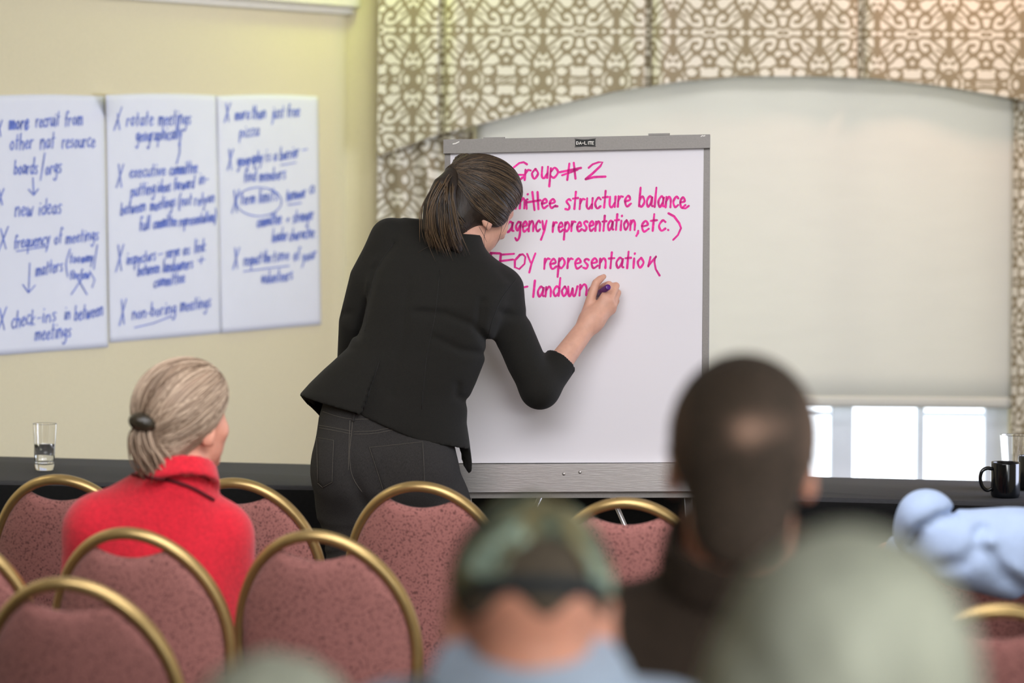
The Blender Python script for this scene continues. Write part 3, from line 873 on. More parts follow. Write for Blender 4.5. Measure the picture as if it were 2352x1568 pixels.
# ================================================================== FLIP CHART EASEL
bTL, bTR, bBR = P(1022, 322, 9.05), P(1632, 310, 8.96), P(1627, 1141, 8.90)
BX = (bTR - bTL).normalized(); BN = (bBR - bTR).cross(bTR - bTL).normalized()
if BN.y > 0: BN = -BN
def bp(u, v, off=0.0):
    d = ray(u, v); o = Vector((0, 0, CAMZ)); p0 = bTL + BN * off
    return np.array(o + d * ((p0 - o).dot(BN) / d.dot(BN)))
def prism(quad, o0, o1):
    a = [bp(u, v, 0) + np.array(BN) * o0 for u, v in quad]; b = [bp(u, v, 0) + np.array(BN) * o1 for u, v in quad]
    return np.array(a + b), [(0, 1, 2, 3), (7, 6, 5, 4), (0, 4, 5, 1), (1, 5, 6, 2), (2, 6, 7, 3), (3, 7, 4, 0)]
foot = bp(1325, 1140)
easel = tag(empty('flip_chart_easel', (foot[0], foot[1] + 0.1, 0)), 'grey metal flip chart easel standing in front of the black tables', 'easel')
mk('backboard', *prism([(1024, 324), (1630, 312), (1626, 1141), (1020, 1143)], -0.022, -0.001), M_alu, easel, smooth=False)
mk('top_clamp_bar', *prism([(1022, 322), (1632, 310), (1632, 341), (1022, 354)], 0.012, 0.030), M_alu, easel, smooth=False)
mk('side_rail', *prism([(1023, 354), (1036, 354), (1033, 1064), (1019, 1064)], 0.0, 0.012), M_alu, easel, smooth=False)
mk('side_rail', *prism([(1617, 341), (1631, 341), (1626, 1062), (1612, 1062)], 0.0, 0.012), M_alu, easel, smooth=False)
mk('marker_tray', *join(prism([(1030, 1066), (1616, 1062), (1616, 1126), (1030, 1129)], 0.0, 0.045)), M_tray, easel, smooth=False)
mk('tray_lip', *prism([(1030, 1129), (1616, 1126), (1615, 1141), (1032, 1143)], 0.0, 0.032), M_alu, easel, smooth=False)
for (u, v) in ((1295, 1088), (1332, 1084)):
    q = bp(u, v, 0.045); w, f = lathe([(0.0005, 0.0022), (0.003, 0.0018), (0.0048, 0.0)], 14)
    Rm = np.array([list(BX), list(BN.cross(BX)), list(BN)]).T
    mk('rivet', w @ Rm.T + q, f, M_tray, easel)
for u, v in ((1137, 320), (1515, 311)):
    mk('clamp_hinge', *prism([(u - 24, v - 3), (u + 24, v - 4), (u + 24, v), (u - 24, v + 1)], 0.010, 0.026), M_alu, easel, smooth=False)
lg = mk('maker_plate', *prism([(1324, 322.5), (1370, 321.5), (1370, 336.5), (1324, 337.5)], 0.030, 0.0312), M_black, easel, smooth=False)
lines = [[(1323, 321), (1347, 323.5), (1371, 320)], [(1323, 339), (1347, 336.8), (1371, 338)]]
mk('plate_border', *ribbon(lines, 1.2, lambda u, v: bp(u, v, 0) + np.array(BN) * 0.0316), M_black, easel, smooth=False)
def caps(text, u0, v0, w, h, gap=1.25):
    C = {'D': [[(0, 0), (0, 1), (.55, .95), (.95, .5), (.55, .05), (0, 0)]], 'A': [[(0, 0), (.5, 1), (1, 0)], [(.2, .35), (.8, .35)]], '-': [[(.1, .45), (.8, .45)]],
         'L': [[(0, 1), (0, 0), (.8, 0)]], 'I': [[(.4, 1), (.4, 0)]], 'T': [[(0, 1), (1, 1)], [(.5, 1), (.5, 0)]], 'E': [[(.85, 1), (0, 1), (0, 0), (.85, 0)], [(0, .5), (.7, .5)]]}
    out = []; x = u0
    for c in text:
        for s in C[c]: out.append([(x + px * w, v0 - py * h) for px, py in s])
        x += w * (0.75 if c in 'I' else gap)
    return out
mk('plate_lettering', *ribbon(caps('DA-LITE', 1327, 333.2, 5.0, 6.6), 1.5, lambda u, v: bp(u, v, 0) + np.array(BN) * 0.0318), M_white, easel, smooth=False)
for pl in ([(1044, 332), (1050, 331), (1058, 327)], [(1612, 315), (1615, 313), (1618, 314), (1621, 313)]):
    mk('scratch', *ribbon([pl], 2.2, lambda u, v: bp(u, v, 0) + np.array(BN) * 0.0308), M_white, easel, smooth=False)
for u, du in ((1075, -30), (1580, 30)):
    a = bp(u, 1120, -0.012); b = P(u + du, 1800, a[1] - 0.05); b = np.array((b.x, a[1] - 0.10, 0.012))
    mk('leg', *tube([a, b], 0.011, 12), M_tray, easel)
a = bp(1398, 1120, -0.035); b = np.array((a[0] + 0.34, a[1] + 0.17, 0.012))
mk('leg', *tube([a, b], 0.007, 10), M_tray, easel)
a = bp(1250, 1120, -0.035); b = np.array((a[0] - 0.34, a[1] + 0.17, 0.012))
mk('leg', *tube([a, b], 0.007, 10), M_tray, easel)

pad = tag(empty('flip_chart_pad', bp(1325, 1061, 0.004)), 'white paper pad with pink writing clamped on the grey easel', 'paper pad')
mk('pad_sheets', *prism([(1036, 346), (1617, 336), (1611, 1061), (1034, 1063)], 0.001, 0.012), M_pad, pad, smooth=False)
TALL = 1.0
bw = []
bw += [[(1212, 378), (1204, 373), (1194, 375), (1180, 386), (1172, 400), (1178, 412), (1192, 416), (1202, 408), (1205, 402), (1190, 402)]]
bw += write('r', 1204, 413, 1219, 413, 24) + write('o', 1220, 413, 1238, 412, 24) + write('u', 1243, 412, 1260, 411, 25) + write('p', 1262, 409, 1284, 408, 22)
bw += [[(1309, 376), (1304, 414)], [(1319, 374), (1323, 411)], [(1286, 396), (1336, 386)], [(1292, 403), (1328, 390)]]
bw += [[(1353, 386), (1362, 378), (1376, 373), (1385, 373), (1380, 382), (1362, 399), (1346, 412)], [(1346, 412), (1366, 407), (1392, 406)]]
bw += write('comm', 1078, 482, 1180, 481, 25) + write('m', 1184, 480, 1208, 479, 24, 0) + [[(1211, 480), (1210, 460), (1213, 458)], [(1213, 447), (1214, 446)], [(1224, 441), (1229, 483)], [(1236, 441), (1238, 481)], [(1212, 465), (1243, 460)]]
bw += write('ee', 1243, 478, 1276, 476, 22) + write('structure', 1298, 482, 1449, 474, 24, .02) + [[(1276, 474), (1282, 474)]]
bw += write('balance', 1467, 476, 1574, 476, 24, .02) + [[(1568, 478), (1575, 479), (1583, 473)]]
bw += write('a', 1160, 535, 1180, 533, 24) + write('gency', 1184, 533, 1256, 531, 24, .02) + write('representation', 1269, 533, 1460, 528, 22, .02) + write(',', 1462, 535, 1470, 535, 26)
bw += write('etc.', 1472, 532, 1538, 529, 24, .02) + [[(1536, 490), (1549, 497), (1561, 513), (1565, 524), (1558, 540), (1547, 551)]]
bw += [[(1100, 583), (1124, 581), (1150, 582)], [(1130, 581), (1128, 608)], [(1152, 583), (1149, 612)], [(1152, 585), (1182, 583)], [(1149, 600), (1180, 596)]]
bw += [[(1196, 585), (1184, 598), (1184, 614), (1194, 618), (1206, 606), (1208, 590), (1202, 584), (1194, 586)], [(1212, 583), (1220, 603)], [(1231, 582), (1222, 606), (1217, 626)]]
bw += write('r', 1249, 618, 1263, 617, 24, 0) + write('epresentatio', 1262, 617, 1480, 615, 23, .02) + [[(1495, 590), (1490, 612)], [(1490, 610), (1509, 588), (1504, 602), (1507, 618), (1516, 633)]]
bw += [[(1198, 661), (1213, 658)], [(1230, 644), (1226, 682)]] + write('ando', 1234, 681, 1304, 680, 22, .02) + write('w', 1303, 680, 1328, 679, 22, 0) + write('n', 1330, 679, 1350, 678, 25, 0) + write('e', 1351, 679, 1366, 678, 20, 0)
for g in clusters(bw, 14, 10):
    mk('handwriting', *ribbon(g, 5.1, lambda u, v: bp(u, v, 0) + np.array(BN) * 0.0128), M_pink, pad, smooth=False)

# ================================================================== TABLES AND WARE
def on_plane(u, v, z):
    d = ray(u, v); t = (z - CAMZ) / d.z
    return np.array((0, 0, CAMZ)) + np.array(d) * t
def draped_table(quad, label):
    """quad: front-left, front-right, back-right, back-left at the table top"""
    zt = 0.75
    q = [on_plane(u, v, zt) for u, v in quad]
    cen = np.mean(q, 0)
    root = tag(empty('banquet_table', (cen[0], cen[1], 0)), label, 'table', 'black draped tables behind the easel')
    per = []
    for k in range(4):
        a, b = q[k], q[(k + 1) % 4]
        m = max(6, int(np.linalg.norm(b - a) / 0.03))
        for t in np.linspace(0.02, 0.98, m): per.append(a + (b - a) * t)
    per = np.array(per); n = len(per)
    out = per - cen; out[:, 2] = 0; out /= np.linalg.norm(out, axis=1, keepdims=True)
    s = np.concatenate([[0], np.cumsum(np.linalg.norm(np.diff(per, axis=0), axis=1))])
    def ringrow(o_, z):
        wv = max(0, zt - 0.03 - z) / zt * 0.018 * (np.sin(s * 14) + 0.6 * np.sin(s * 31 + 1))
        return [(*(per[i] + out[i] * (o_ + wv[i]))[:2], z) for i in range(n)]
    def skin(rows, cap):
        V = [p for r in rows for p in ringrow(*r)]
        F = [(r * n + i, (r + 1) * n + i, (r + 1) * n + (i + 1) % n, r * n + (i + 1) % n) for r in range(len(rows) - 1) for i in range(n)]
        if cap: F.append(tuple(range(n)))
        return V, F
    mk('tabletop', *skin([(-0.006, zt), (-0.001, zt - 0.002), (0.002, zt - 0.007), (0.001, zt - 0.026)], True), M_tabletop, root)
    mk('table_skirt', *skin([(0.002, zt - 0.012), (0.005, zt - 0.02), (0.005, zt - 0.1), (0.007, 0.5), (0.009, 0.25), (0.011, 0.02)], False), M_tablecl, root)
    for k in range(4):
        p = q[k] * 0.86 + cen * 0.14
        mk('leg', *tube([(p[0], p[1], 0.0), (p[0], p[1], 0.70)], 0.016, 10), M_alu, root)
draped_table([(-420, 1096), (1043, 1121), (1043, 1074), (-420, 1037)], 'long black-clothed table left of the easel with one water glass')
draped_table([(1058, 1121), (2760, 1164), (2760, 1116), (1058, 1074)], 'long black-clothed table right of the easel under the window with mugs')

def tumbler(u, v, hgt, rt, rb, label, water=None):
    p = on_plane(u, v, 0.751)
    root = tag(empty('drinking_glass', p), label, 'glass', 'water glasses on the black tables')
    w = 0.0022
    prof = [(0.0005, 0.0), (rb - 0.003, 0.0), (rb, 0.003)]
    prof += [(rb + (rt - rb) * t, 0.003 + (hgt - 0.003) * t) for t in list(np.linspace(0.1, 0.9, 9)) + [0.96, 0.985, 0.994]]
    prof += [(rt, hgt - 0.0004), (rt - w * 0.5, hgt + 0.0005), (rt - w, hgt - 0.0004)] + [(rb + (rt - rb) * t - w, 0.003 + (hgt - 0.003) * t) for t in [0.994, 0.985, 0.96] + list(np.linspace(0.9, 0.2, 8))]
    tb = 0.15
    prof += [(rb + (rt - rb) * tb - 0.006, hgt * 0.13), (0.0005, hgt * 0.115)]
    mk('glass_body', *lathe(prof, 48, p), M_glass, root)
    if water:
        r1 = rb + (rt - rb) * 0.17 - w - 0.0005; r2 = rb + (rt - rb) * water - w - 0.0003
        mk('water', *lathe([(0.0005, hgt * 0.14), (r1 - 0.003, hgt * 0.145), (r1, hgt * 0.165), (r2, hgt * water), (0.0005, hgt * water)], 40, p), M_water, root)
tumbler(102, 1079, 0.136, 0.0355, 0.028, 'half-full water glass alone on the left black table', 0.56)
tumbler(2330, 1119, 0.150, 0.042, 0.030, 'empty clear glass behind the black mugs at the right edge')

def mug(u, v, label, ang):
    p = on_plane(u, v, 0.751)
    root = tag(empty('coffee_mug', p), label, 'mug', 'black mugs on the right table')
    r, h = 0.0405, 0.097
    prof = [(0.0005, 0.004), (r - 0.010, 0.004), (r - 0.008, 0.0), (r - 0.003, 0.001), (r - 0.0005, 0.006), (r, 0.012), (r, h - 0.004), (r - 0.0012, h), (r - 0.0035, h - 0.002), (r - 0.004, 0.012), (r - 0.012, 0.007), (0.0005, 0.007)]
    mk('mug_body', *lathe(prof, 56, p), M_mug, root)
    hp = catmull([(r - 0.003, 0.078), (r + 0.012, 0.080), (r + 0.026, 0.072), (r + 0.031, 0.052), (r + 0.025, 0.030), (r + 0.012, 0.019), (r - 0.003, 0.024)], 8)
    c, s = math.cos(ang), math.sin(ang)
    pts = [(p[0] + x * c, p[1] + x * s, p[2] + z) for x, z in hp]
    mk('handle', *tube(pts, 0.0052, 12), M_mug, root)
mug(2309, 1141, 'black mug with its handle to the left, front of the mugs on the right table', math.radians(186))
mug(2371, 1124, 'black mug half cut by the right photo edge behind the other mug', math.radians(40))

# ================================================================== CHAIRS
CA, CB, CTOP = 0.196, 0.245, 0.910          # oval back: half width, half height, top
CZC = CTOP - CB
def back_y(x, z):
    return -0.225 - 0.11 * (z - 0.46) + 0.060 * (x / CA) ** 2
def make_chair():
    root = empty('banquet_chair', (0, 0, 0))
    # frame: rear legs running up into the oval
    pts = [(-0.200, -0.315, 0.0), (-0.197, -0.275, 0.2), (-0.196, back_y(-0.19, 0.42), 0.42)]
    pts += [(-CA * 0.985, back_y(-CA, 0.55), 0.55)]
    for a in np.linspace(math.pi * 1.03, -math.pi * 0.03, 40):
        x, z = CA * math.cos(a), CZC + CB * math.sin(a)
        pts.append((x, back_y(x, z), z))
    pts += [(CA * 0.985, back_y(CA, 0.55), 0.55), (0.196, back_y(0.19, 0.42), 0.42), (0.197, -0.275, 0.2), (0.200, -0.315, 0.0)]
    mk('frame', *tube(catmull(pts, 4), 0.0125, 14, ell=(1.25, 0.95)), M_gold, root)
    # padded oval panel with a scooped hand hole at the top
    ai, bi = CA - 0.010, CB - 0.010
    nu, nv = 72, 44
    G = np.zeros((nu, nv, 3)); H = np.zeros((nu, nv, 3))
    for i, s in enumerate(np.linspace(-0.9995, 0.9995, nu)):
        x = ai * s
        zt = CZC + bi * math.sqrt(max(0, 1 - s * s)); zbm = CZC - 0.235 * (max(0, 1 - abs(s) ** 3.2)) ** 0.5
        sc = CTOP - 0.051 + 3.0 * x * x      # scoop
        zt = min(zt, sc) if abs(x) < 0.11 else zt
        for j, t in enumerate(np.linspace(0, 1, nv)):
            z = zbm + (zt - zbm) * t
            es = 1 - abs(s) ** 6; et = 1 - abs(2 * t - 1) ** 7
            th = 0.004 + 0.020 * max(0, min(es, et)) ** 0.5
            y = back_y(x, z)
            G[i, j] = (x, y - th * 0.75, z); H[i, j] = (x, y + th * 1.25, z)
    V, F = thick_grid(G, H - G)
    mk('back_panel', V, F, M_fabric, root)
    # seat
    w2, d2 = 0.196, 0.205
    ring = []
    for a in np.linspace(0, 2 * math.pi, 56, endpoint=False):
        c, s = math.cos(a), math.sin(a)
        ring.append((w2 * math.copysign(abs(c) ** 0.5, c), d2 * math.copysign(abs(s) ** 0.5, s)))
    V, F = [], []
    rows = [(0.90, 0.415), (0.985, 0.420), (1.0, 0.435), (1.0, 0.455), (0.975, 0.470), (0.90, 0.479), (0.6, 0.486), (0.2, 0.489)]
    for k, z in rows:
        for x, y in ring: V.append((x * k, y * k + 0.02, z))
    n = len(ring)
    for r in range(len(rows) - 1):
        for i in range(n): F.append((r * n + i, r * n + (i + 1) % n, (r + 1) * n + (i + 1) % n, (r + 1) * n + i))
    F += [tuple(range(n))[::-1], tuple((len(rows) - 1) * n + i for i in range(n))]
    mk('seat', V, F, M_fabric, root)
    fr = [tube([(sx * 0.196, back_y(0.19, 0.42), 0.405), (sx * 0.182, 0.20, 0.405)], 0.011, 8) for sx in (-1, 1)]
    fr += [tube([(-0.182, y, 0.403), (0.182, y, 0.403)], 0.010, 8) for y in (-0.19, 0.19)]
    mk('seat_frame', *join(*fr), M_gold, root)
    for sx in (-1, 1):
        mk('leg', *tube(catmull([(sx * 0.180, 0.190, 0.41), (sx * 0.186, 0.210, 0.22), (sx * 0.192, 0.225, 0.0)], 6), [0.013] * 12 + [0.011], 12), M_gold, root)
    return root
proto = make_chair()
first_chair = [True]
def place_chair(u, v, yaw, label, zt=CTOP, group='oval-backed banquet chairs in rows'):
    """the chair whose top of back is seen at pixel u,v"""
    p = on_plane(u, v, zt + 0.012)
    c, s = math.cos(math.radians(yaw)), math.sin(math.radians(yaw))
    ly = back_y(0, CTOP)
    return set_chair((p[0] + ly * s, p[1] - ly * c), yaw, label, group)
def set_chair(xy, yaw, label, group='oval-backed banquet chairs in rows'):
    if first_chair[0]:
        r = proto; first_chair[0] = False
    else:
        r = proto.copy(); COL.objects.link(r)
        for ch in proto.children:
            k = ch.copy(); COL.objects.link(k); k.parent = r
    r.location = (xy[0], xy[1], 0); r.rotation_euler = (0, 0, math.radians(yaw))
    return tag(r, label, 'chair', group)
place_chair(135, 1089, -14, 'gold and mauve chair in the front row below the lone water glass')
place_chair(537, 1097, -14, 'gold and mauve front-row chair between the red jacket and the woman writing')
place_chair(963, 1105, -14, 'gold and mauve front-row chair directly behind the woman in the black jacket')
place_chair(1438, 1142, -6, 'gold and mauve front-row chair below the easel tray, left of the balding man')
chE = place_chair(293, 1211, -17, 'gold and mauve chair the woman in red sits on, red seen through its hand hole')
place_chair(722, 1217, -17, 'empty gold and mauve second-row chair to the right of the woman in red')
place_chair(-150, 1206, -15, 'gold and mauve second-row chair just entering the photo at the left edge')
place_chair(150, 1325, -16, 'nearest large gold and mauve chair in the lower left corner')
place_chair(2270, 1184, 3, 'gold and mauve chair under the light blue sleeve on the right')
place_chair(2300, 1386, 4, 'gold and mauve chair in the lower right corner beside the grey-haired head')

# ================================================================== PEOPLE
def bounds(*pts, pad=0.1):
    a = np.array(pts, float); return a.min(0) - pad, a.max(0) + pad

def fuse(vf, voxel):
    """one continuous skin from overlapping closed pieces"""
    me = bpy.data.meshes.new('tmp'); me.from_pydata(np.asarray(vf[0]).tolist(), [], vf[1]); me.update()
    o = bpy.data.objects.new('tmp', me); COL.objects.link(o)
    md = o.modifiers.new('r', 'REMESH'); md.mode = 'VOXEL'; md.voxel_size = voxel
    sm = o.modifiers.new('s', 'SMOOTH'); sm.factor = 0.5; sm.iterations = 2
    dg = bpy.context.evaluated_depsgraph_get(); e = o.evaluated_get(dg); m2 = e.to_mesh()
    v = np.array([x.co[:] for x in m2.vertices]); f = [tuple(x.vertices) for x in m2.polygons]
    e.to_mesh_clear(); bpy.data.objects.remove(o); bpy.data.meshes.remove(me)
    return v, f

def shoe(p, yaw, h=0.008):
    c, s = math.cos(yaw), math.sin(yaw)
    def W(x, y, z): return np.array((p[0] + x * c - y * s, p[1] + x * s + y * c, z))
    def f(q):
        d = smin(cone(q, W(0, -0.02, 0.045), W(0, 0.10, 0.040), 0.040, 0.036), cone(q, W(0, 0.10, 0.040), W(0, 0.19, 0.030), 0.038, 0.028), 0.03)
        return np.maximum(d, 0.004 - q[:, 2])
    return surface(f, *bounds(W(0, -0.08, 0.0), W(0, 0.24, 0.06), pad=0.07), h)

# ------------------------------------------------------------ the woman writing
YW = 8.72
def q_(u, v, dy=0.0): return Pn(u, v, YW + dy)
pres = tag(empty('person', (q_(890, 1100)[0], YW, 0.0)), 'woman in a black blazer and dark jeans bending to write on the flip chart', 'person')
hC = q_(1094, 478, 0.10); hR = rot(yaw=47, pitch=-24, roll=12); hs = 1.04
fh = lambda p: head_sdf((p - np.float32(hC)) @ hR / hs) * hs
neck0 = hC + hR @ np.array((0, -0.035, -0.07)); neck1 = q_(1045, 610, 0.06)
yb = bp(1385, 668)[1]                       # depth of the paper at the hand
def h_(u, v, d): return Pn(u, v, yb + d)    # d < 0 is in front of the paper
wr = h_(1359, 735, -0.100)
def body_up(p):
    d = fh(p)
    d = smin(d, cone(p, neck0, neck1, 0.050, 0.058), 0.03)
    return smin(d, ell(p, q_(1010, 680, 0.04), (0.13, 0.07, 0.09)), 0.06)
m1 = surface(body_up, *bounds(hC, neck1, q_(1010, 720, 0.04), pad=0.16), 0.0042)
# forearm and hand closed around the marker
mt, mc = h_(1364, 681, -0.016), h_(1397, 659, -0.128)   # marker tip and cap
fing = [
    ([h_(1388, 684, -0.098), h_(1399, 653, -0.078), h_(1386, 657, -0.038), h_(1374, 668, -0.030)], [0.0115, 0.0098, 0.0086, 0.0074]),
    ([h_(1400, 690, -0.098), h_(1415, 656, -0.074), h_(1402, 657, -0.034), h_(1387, 672, -0.030)], [0.0118, 0.0100, 0.0088, 0.0076]),
    ([h_(1406, 700, -0.092), h_(1419, 672, -0.064), h_(1405, 668, -0.028), h_(1390, 682, -0.026)], [0.0112, 0.0096, 0.0084, 0.0072]),
    ([h_(1404, 711, -0.084), h_(1416, 691, -0.056), h_(1404, 687, -0.022), h_(1392, 698, -0.022)], [0.0102, 0.0086, 0.0076, 0.0066]),
]
thumb = ([h_(1350, 712, -0.090), h_(1360, 676, -0.086), h_(1369, 650, -0.078), h_(1378, 641, -0.068), h_(1387, 635, -0.060)], [0.0150, 0.0125, 0.0112, 0.0098, 0.0072])
elb = q_(1243, 890, 0.06)
def arm_hand(p):
    d = cone(p, elb, wr, 0.036, 0.0262)
    d = smin(d, ell((p - np.float32(wr)), (0, 0, 0), (0.027, 0.020, 0.028)), 0.02)
    pal = None
    for pts, rs in fing:
        e = cone(p, wr, pts[0], 0.0200, 0.0125)
        pal = e if pal is None else smin(pal, e, 0.014)
    d = smin(d, pal, 0.025)
    for pts, rs in fing:
        d = smin(d, chain(p, pts, rs), 0.0045)
    d = smin(d, chain(p, *thumb), 0.007)
    for pts, rs in fing:                                           # knuckles
        d = smin(d, ell(p, pts[0] + np.array((0, -0.004, 0.001)), (0.0095, 0.008, 0.0095)), 0.006)
    a, b = fing[0][0], fing[1][0]
    d = smax(d, -cone(p, (a[0] * .25 + a[1] * .75 + (b[0] * .25 + b[1] * .75)) / 2 + np.array((0.0, -0.012, 0)), (a[0] + b[0]) / 2 * .6 + (a[1] + b[1]) / 2 * .4 + np.array((0, -0.012, 0)), 0.0015, 0.0015), 0.004)
    return d
m2 = surface(arm_hand, *bounds(elb, wr, h_(1420, 640, -0.11), h_(1420, 700, -0.01), pad=0.055), 0.0021)
up_arm = surface(lambda p: chain(p, [q_(1010, 690, 0.05), q_(1146, 690, 0.055), q_(1176, 770, 0.055), q_(1208, 830, 0.055), elb], [0.034, 0.030, 0.030, 0.030, 0.034]), *bounds(q_(1010, 690, 0.05), elb, q_(1158, 680, 0.06), pad=0.07), 0.006)
mk('body', *fuse(join(m1, m2, up_arm), 0.0023), M_skin, pres)
eyes(pres, hC, hR, hs)
tip = thumb[0][-1]; tn = thumb[0][-1] - thumb[0][-2]; tn /= np.linalg.norm(tn)
mk('thumbnail', *surface(lambda p: ell(p, tip + np.array((-0.002, -0.0055, 0.001)) - tn * 0.002, (0.0042, 0.0024, 0.0055)), *bounds(tip, pad=0.014), 0.001), M_nail, pres)

marker = tag(empty('marker_pen', (mt + mc) / 2), 'purple felt marker held in the writing hand against the pad', 'marker')
ax_ = (mc - mt) / np.linalg.norm(mc - mt)
mk('barrel', *tube([mt + ax_ * 0.026, mt + ax_ * 0.030, mc - ax_ * 0.004], [0.0065, 0.0082, 0.0082], 24), M_marker, marker)
mk('end_plug', *tube([mc - ax_ * 0.004, mc - ax_ * 0.001, mc, mc + ax_ * 0.0002], [0.0076, 0.0076, 0.0066, 0.003], 24), M_purple, marker)
mk('nib', *tube([mt, mt + ax_ * 0.010, mt + ax_ * 0.012, mt + ax_ * 0.027], [0.0018, 0.0026, 0.0048, 0.0066], 16), M_pink, marker)

# blazer -----------------------------------------------------------------
SC = FPX / YW
rowv = np.array([470, 520, 560, 600, 650, 700, 750, 800, 850, 880, 906, 930, 970, 1010, 1060, 1100], float)
rowL = np.array([960, 912, 872, 848, 836, 832, 822, 798, 744, 714, 691, 690, 694, 700, 710, 715], float)
rowR = np.array([1010, 1058, 1096, 1138, 1182, 1172, 1148, 1124, 1104, 1092, 1080, 1074, 1072, 1078, 1084, 1086], float)
zr_, xl_, xr_ = [], [], []
for v, a, b in zip(rowv, rowL, rowR):
    pa, pb = q_(a, v), q_(b, v); zr_.append((pa[2] + pb[2]) / 2); xl_.append(pa[0]); xr_.append(pb[0])
zr_, xl_, xr_ = map(np.array, (zr_, xl_, xr_)); o_ = np.argsort(zr_)
def zv(v): return q_(900, v)[2]
ycv = np.interp(rowv, [500, 560, 650, 750, 850, 960, 1100], [0.10, 0.065, 0.03, 0.012, 0.0, 0.005, 0.01]) + YW
dev = np.interp(rowv, [480, 540, 600, 700, 800, 850, 960, 1100], [0.05, 0.075, 0.095, 0.112, 0.108, 0.110, 0.132, 0.135])
def torso(p, grow=0.0):
    z = p[:, 2]
    xl = np.interp(z, zr_[o_], xl_[o_]) - grow; xr = np.interp(z, zr_[o_], xr_[o_]) + grow
    yc = np.interp(z, zr_[o_], ycv[o_]); dd = np.interp(z, zr_[o_], dev[o_]) + grow
    w = (xr - xl) / 2; cx = (xl + xr) / 2
    k = (np.abs((p[:, 0] - cx) / w) ** 2.3 + np.abs((p[:, 1] - yc) / dd) ** 2.3) ** (1 / 2.3)
    return ((k - 1) * np.minimum(w, dd) * 0.92).astype(np.float32)
hemB = np.array([(640, 903), (690, 906), (733, 917), (828, 941), (832, 946), (892, 972), (968, 1005), (1041, 1019), (1078, 1030)], float)
hemF = np.array([(640, 912), (690, 914), (731, 962), (800, 985), (960, 1006), (1052, 1022), (1062, 1072), (1076, 1090), (1092, 1084)], float)
hbx = np.array([q_(u, v) for u, v in hemB]); hfx = np.array([q_(u, v) for u, v in hemF])
va, vb = q_(872, 826), q_(832, 946)          # vent line
shL, shR = q_(897, 548, 0.075), q_(1150, 664, 0.06)
armR = [shR, q_(1168, 735, 0.055), q_(1208, 830, 0.055), q_(1240, 893, 0.055)]
armL = [shL, q_(846, 640, 0.075), q_(818, 740, 0.095), q_(812, 830, 0.17)]
cuff = elb + (wr - elb) * 0.40
cdir = (wr - elb) / np.linalg.norm(wr - elb)
folds = [([q_(1128, 790), q_(1085, 742), q_(1020, 716), q_(960, 712)], 0.006), ([q_(1120, 812), q_(1060, 800), q_(1000, 770)], 0.005),
         ([q_(1108, 690), q_(1100, 750), q_(1122, 800)], 0.006), ([q_(1212, 728), q_(1180, 726), q_(1150, 716)], 0.004),
         ([q_(905, 560), q_(862, 620), q_(842, 700), q_(822, 770)], 0.006), ([q_(800, 722), q_(775, 724)], 0.006),
         ([q_(1085, 930), q_(1050, 905), q_(1052, 880)], 0.004), ([q_(905, 900), q_(930, 760), q_(940, 640)], 0.003)]
def blazer(p):
    z = p[:, 2]; x = p[:, 0]
    yc = np.interp(z, zr_[o_], ycv[o_]).astype(np.float32)
    d = torso(p)
    # overlapping panels at the back vent
    t = np.clip((z - vb[2]) / (va[2] - vb[2]), 0, 1); xv = vb[0] + (va[0] - vb[0]) * t
    infl = (1 - t) * (p[:, 1] < yc) * (z < va[2])
    s_ = x - xv
    d = d - infl * 0.013 * np.where(s_ < 0, np.exp(s_ / 0.09), -np.exp(-s_ / 0.03))
    ztop = zv(505)
    d = np.maximum(d, z - ztop)
    # shoulders, neck base
    d = smin(d, cone(p, shL, q_(1000, 585, 0.07), 0.050, 0.062), 0.035)
    d = smin(d, cone(p, shR, q_(1052, 608, 0.06), 0.050, 0.060), 0.026)
    inner = torso(p, -0.015) + infl * 0.014
    zh = np.interp(x, hbx[:, 0], hbx[:, 2]); zf = np.interp(x, hfx[:, 0], hfx[:, 2])
    k = sstep(p[:, 1], yc - 0.03, yc + 0.03)
    zhem = zh * (1 - k) + zf * k
    d = np.maximum(d, zhem - z)
    d = np.where(z < zv(878), np.maximum(d, -inner), d)            # hollow skirt of the jacket
    # sleeves
    r = chain(p, armR, [0.053, 0.052, 0.052, 0.050])
    fo = cone(p, armR[-1], cuff + cdir * 0.03, 0.050, 0.044)
    fo = np.maximum(fo, (p - np.float32(cuff)) @ np.float32(cdir))
    fo = np.maximum(fo, -np.maximum(cone(p, elb, wr, 0.041, 0.036), -((p - np.float32(cuff - cdir * 0.03)) @ np.float32(cdir))))
    r = smin(r, fo, 0.02)
    d = smin(d, r, 0.03)
    l = chain(p, armL, [0.052, 0.050, 0.046, 0.044])
    d = smin(d, l, 0.018)
    # collar stand round the neck
    cc = neck1 * 0.8 + neck0 * 0.2; nd = (neck0 - neck1) / np.linalg.norm(neck0 - neck1)
    qq = p - np.float32(cc); hh = qq @ np.float32(nd); rr = np.sqrt(np.maximum((qq * qq).sum(1) - hh * hh, 0))
    col = np.maximum(np.abs(rr - 0.070 + 0.1 * hh) - 0.006, np.abs(hh - 0.008) - 0.052)
    d = smin(d, col.astype(np.float32), 0.02)
    for pts, w in folds:
        pts = [np.array((a[0], np.nan, a[2])) for a in pts]
        e = None
        for i in range(len(pts) - 1):
            g = seg(x, z, (pts[i][0], pts[i][2]), (pts[i + 1][0], pts[i + 1][2]))
            e = g if e is None else np.minimum(e, g)
        d = d + np.where(p[:, 1] < yc + 0.06, w * np.exp(-(e / 0.011) ** 2), 0)
    return d.astype(np.float32)
lo = np.array((q_(672, 900)[0], YW - 0.18, zv(1100))); hi = np.array((q_(1345, 900)[0], YW + 0.24, zv(470)))
jk = mk('blazer', *surface(blazer, lo, hi, 0.0048), M_jacket, pres)
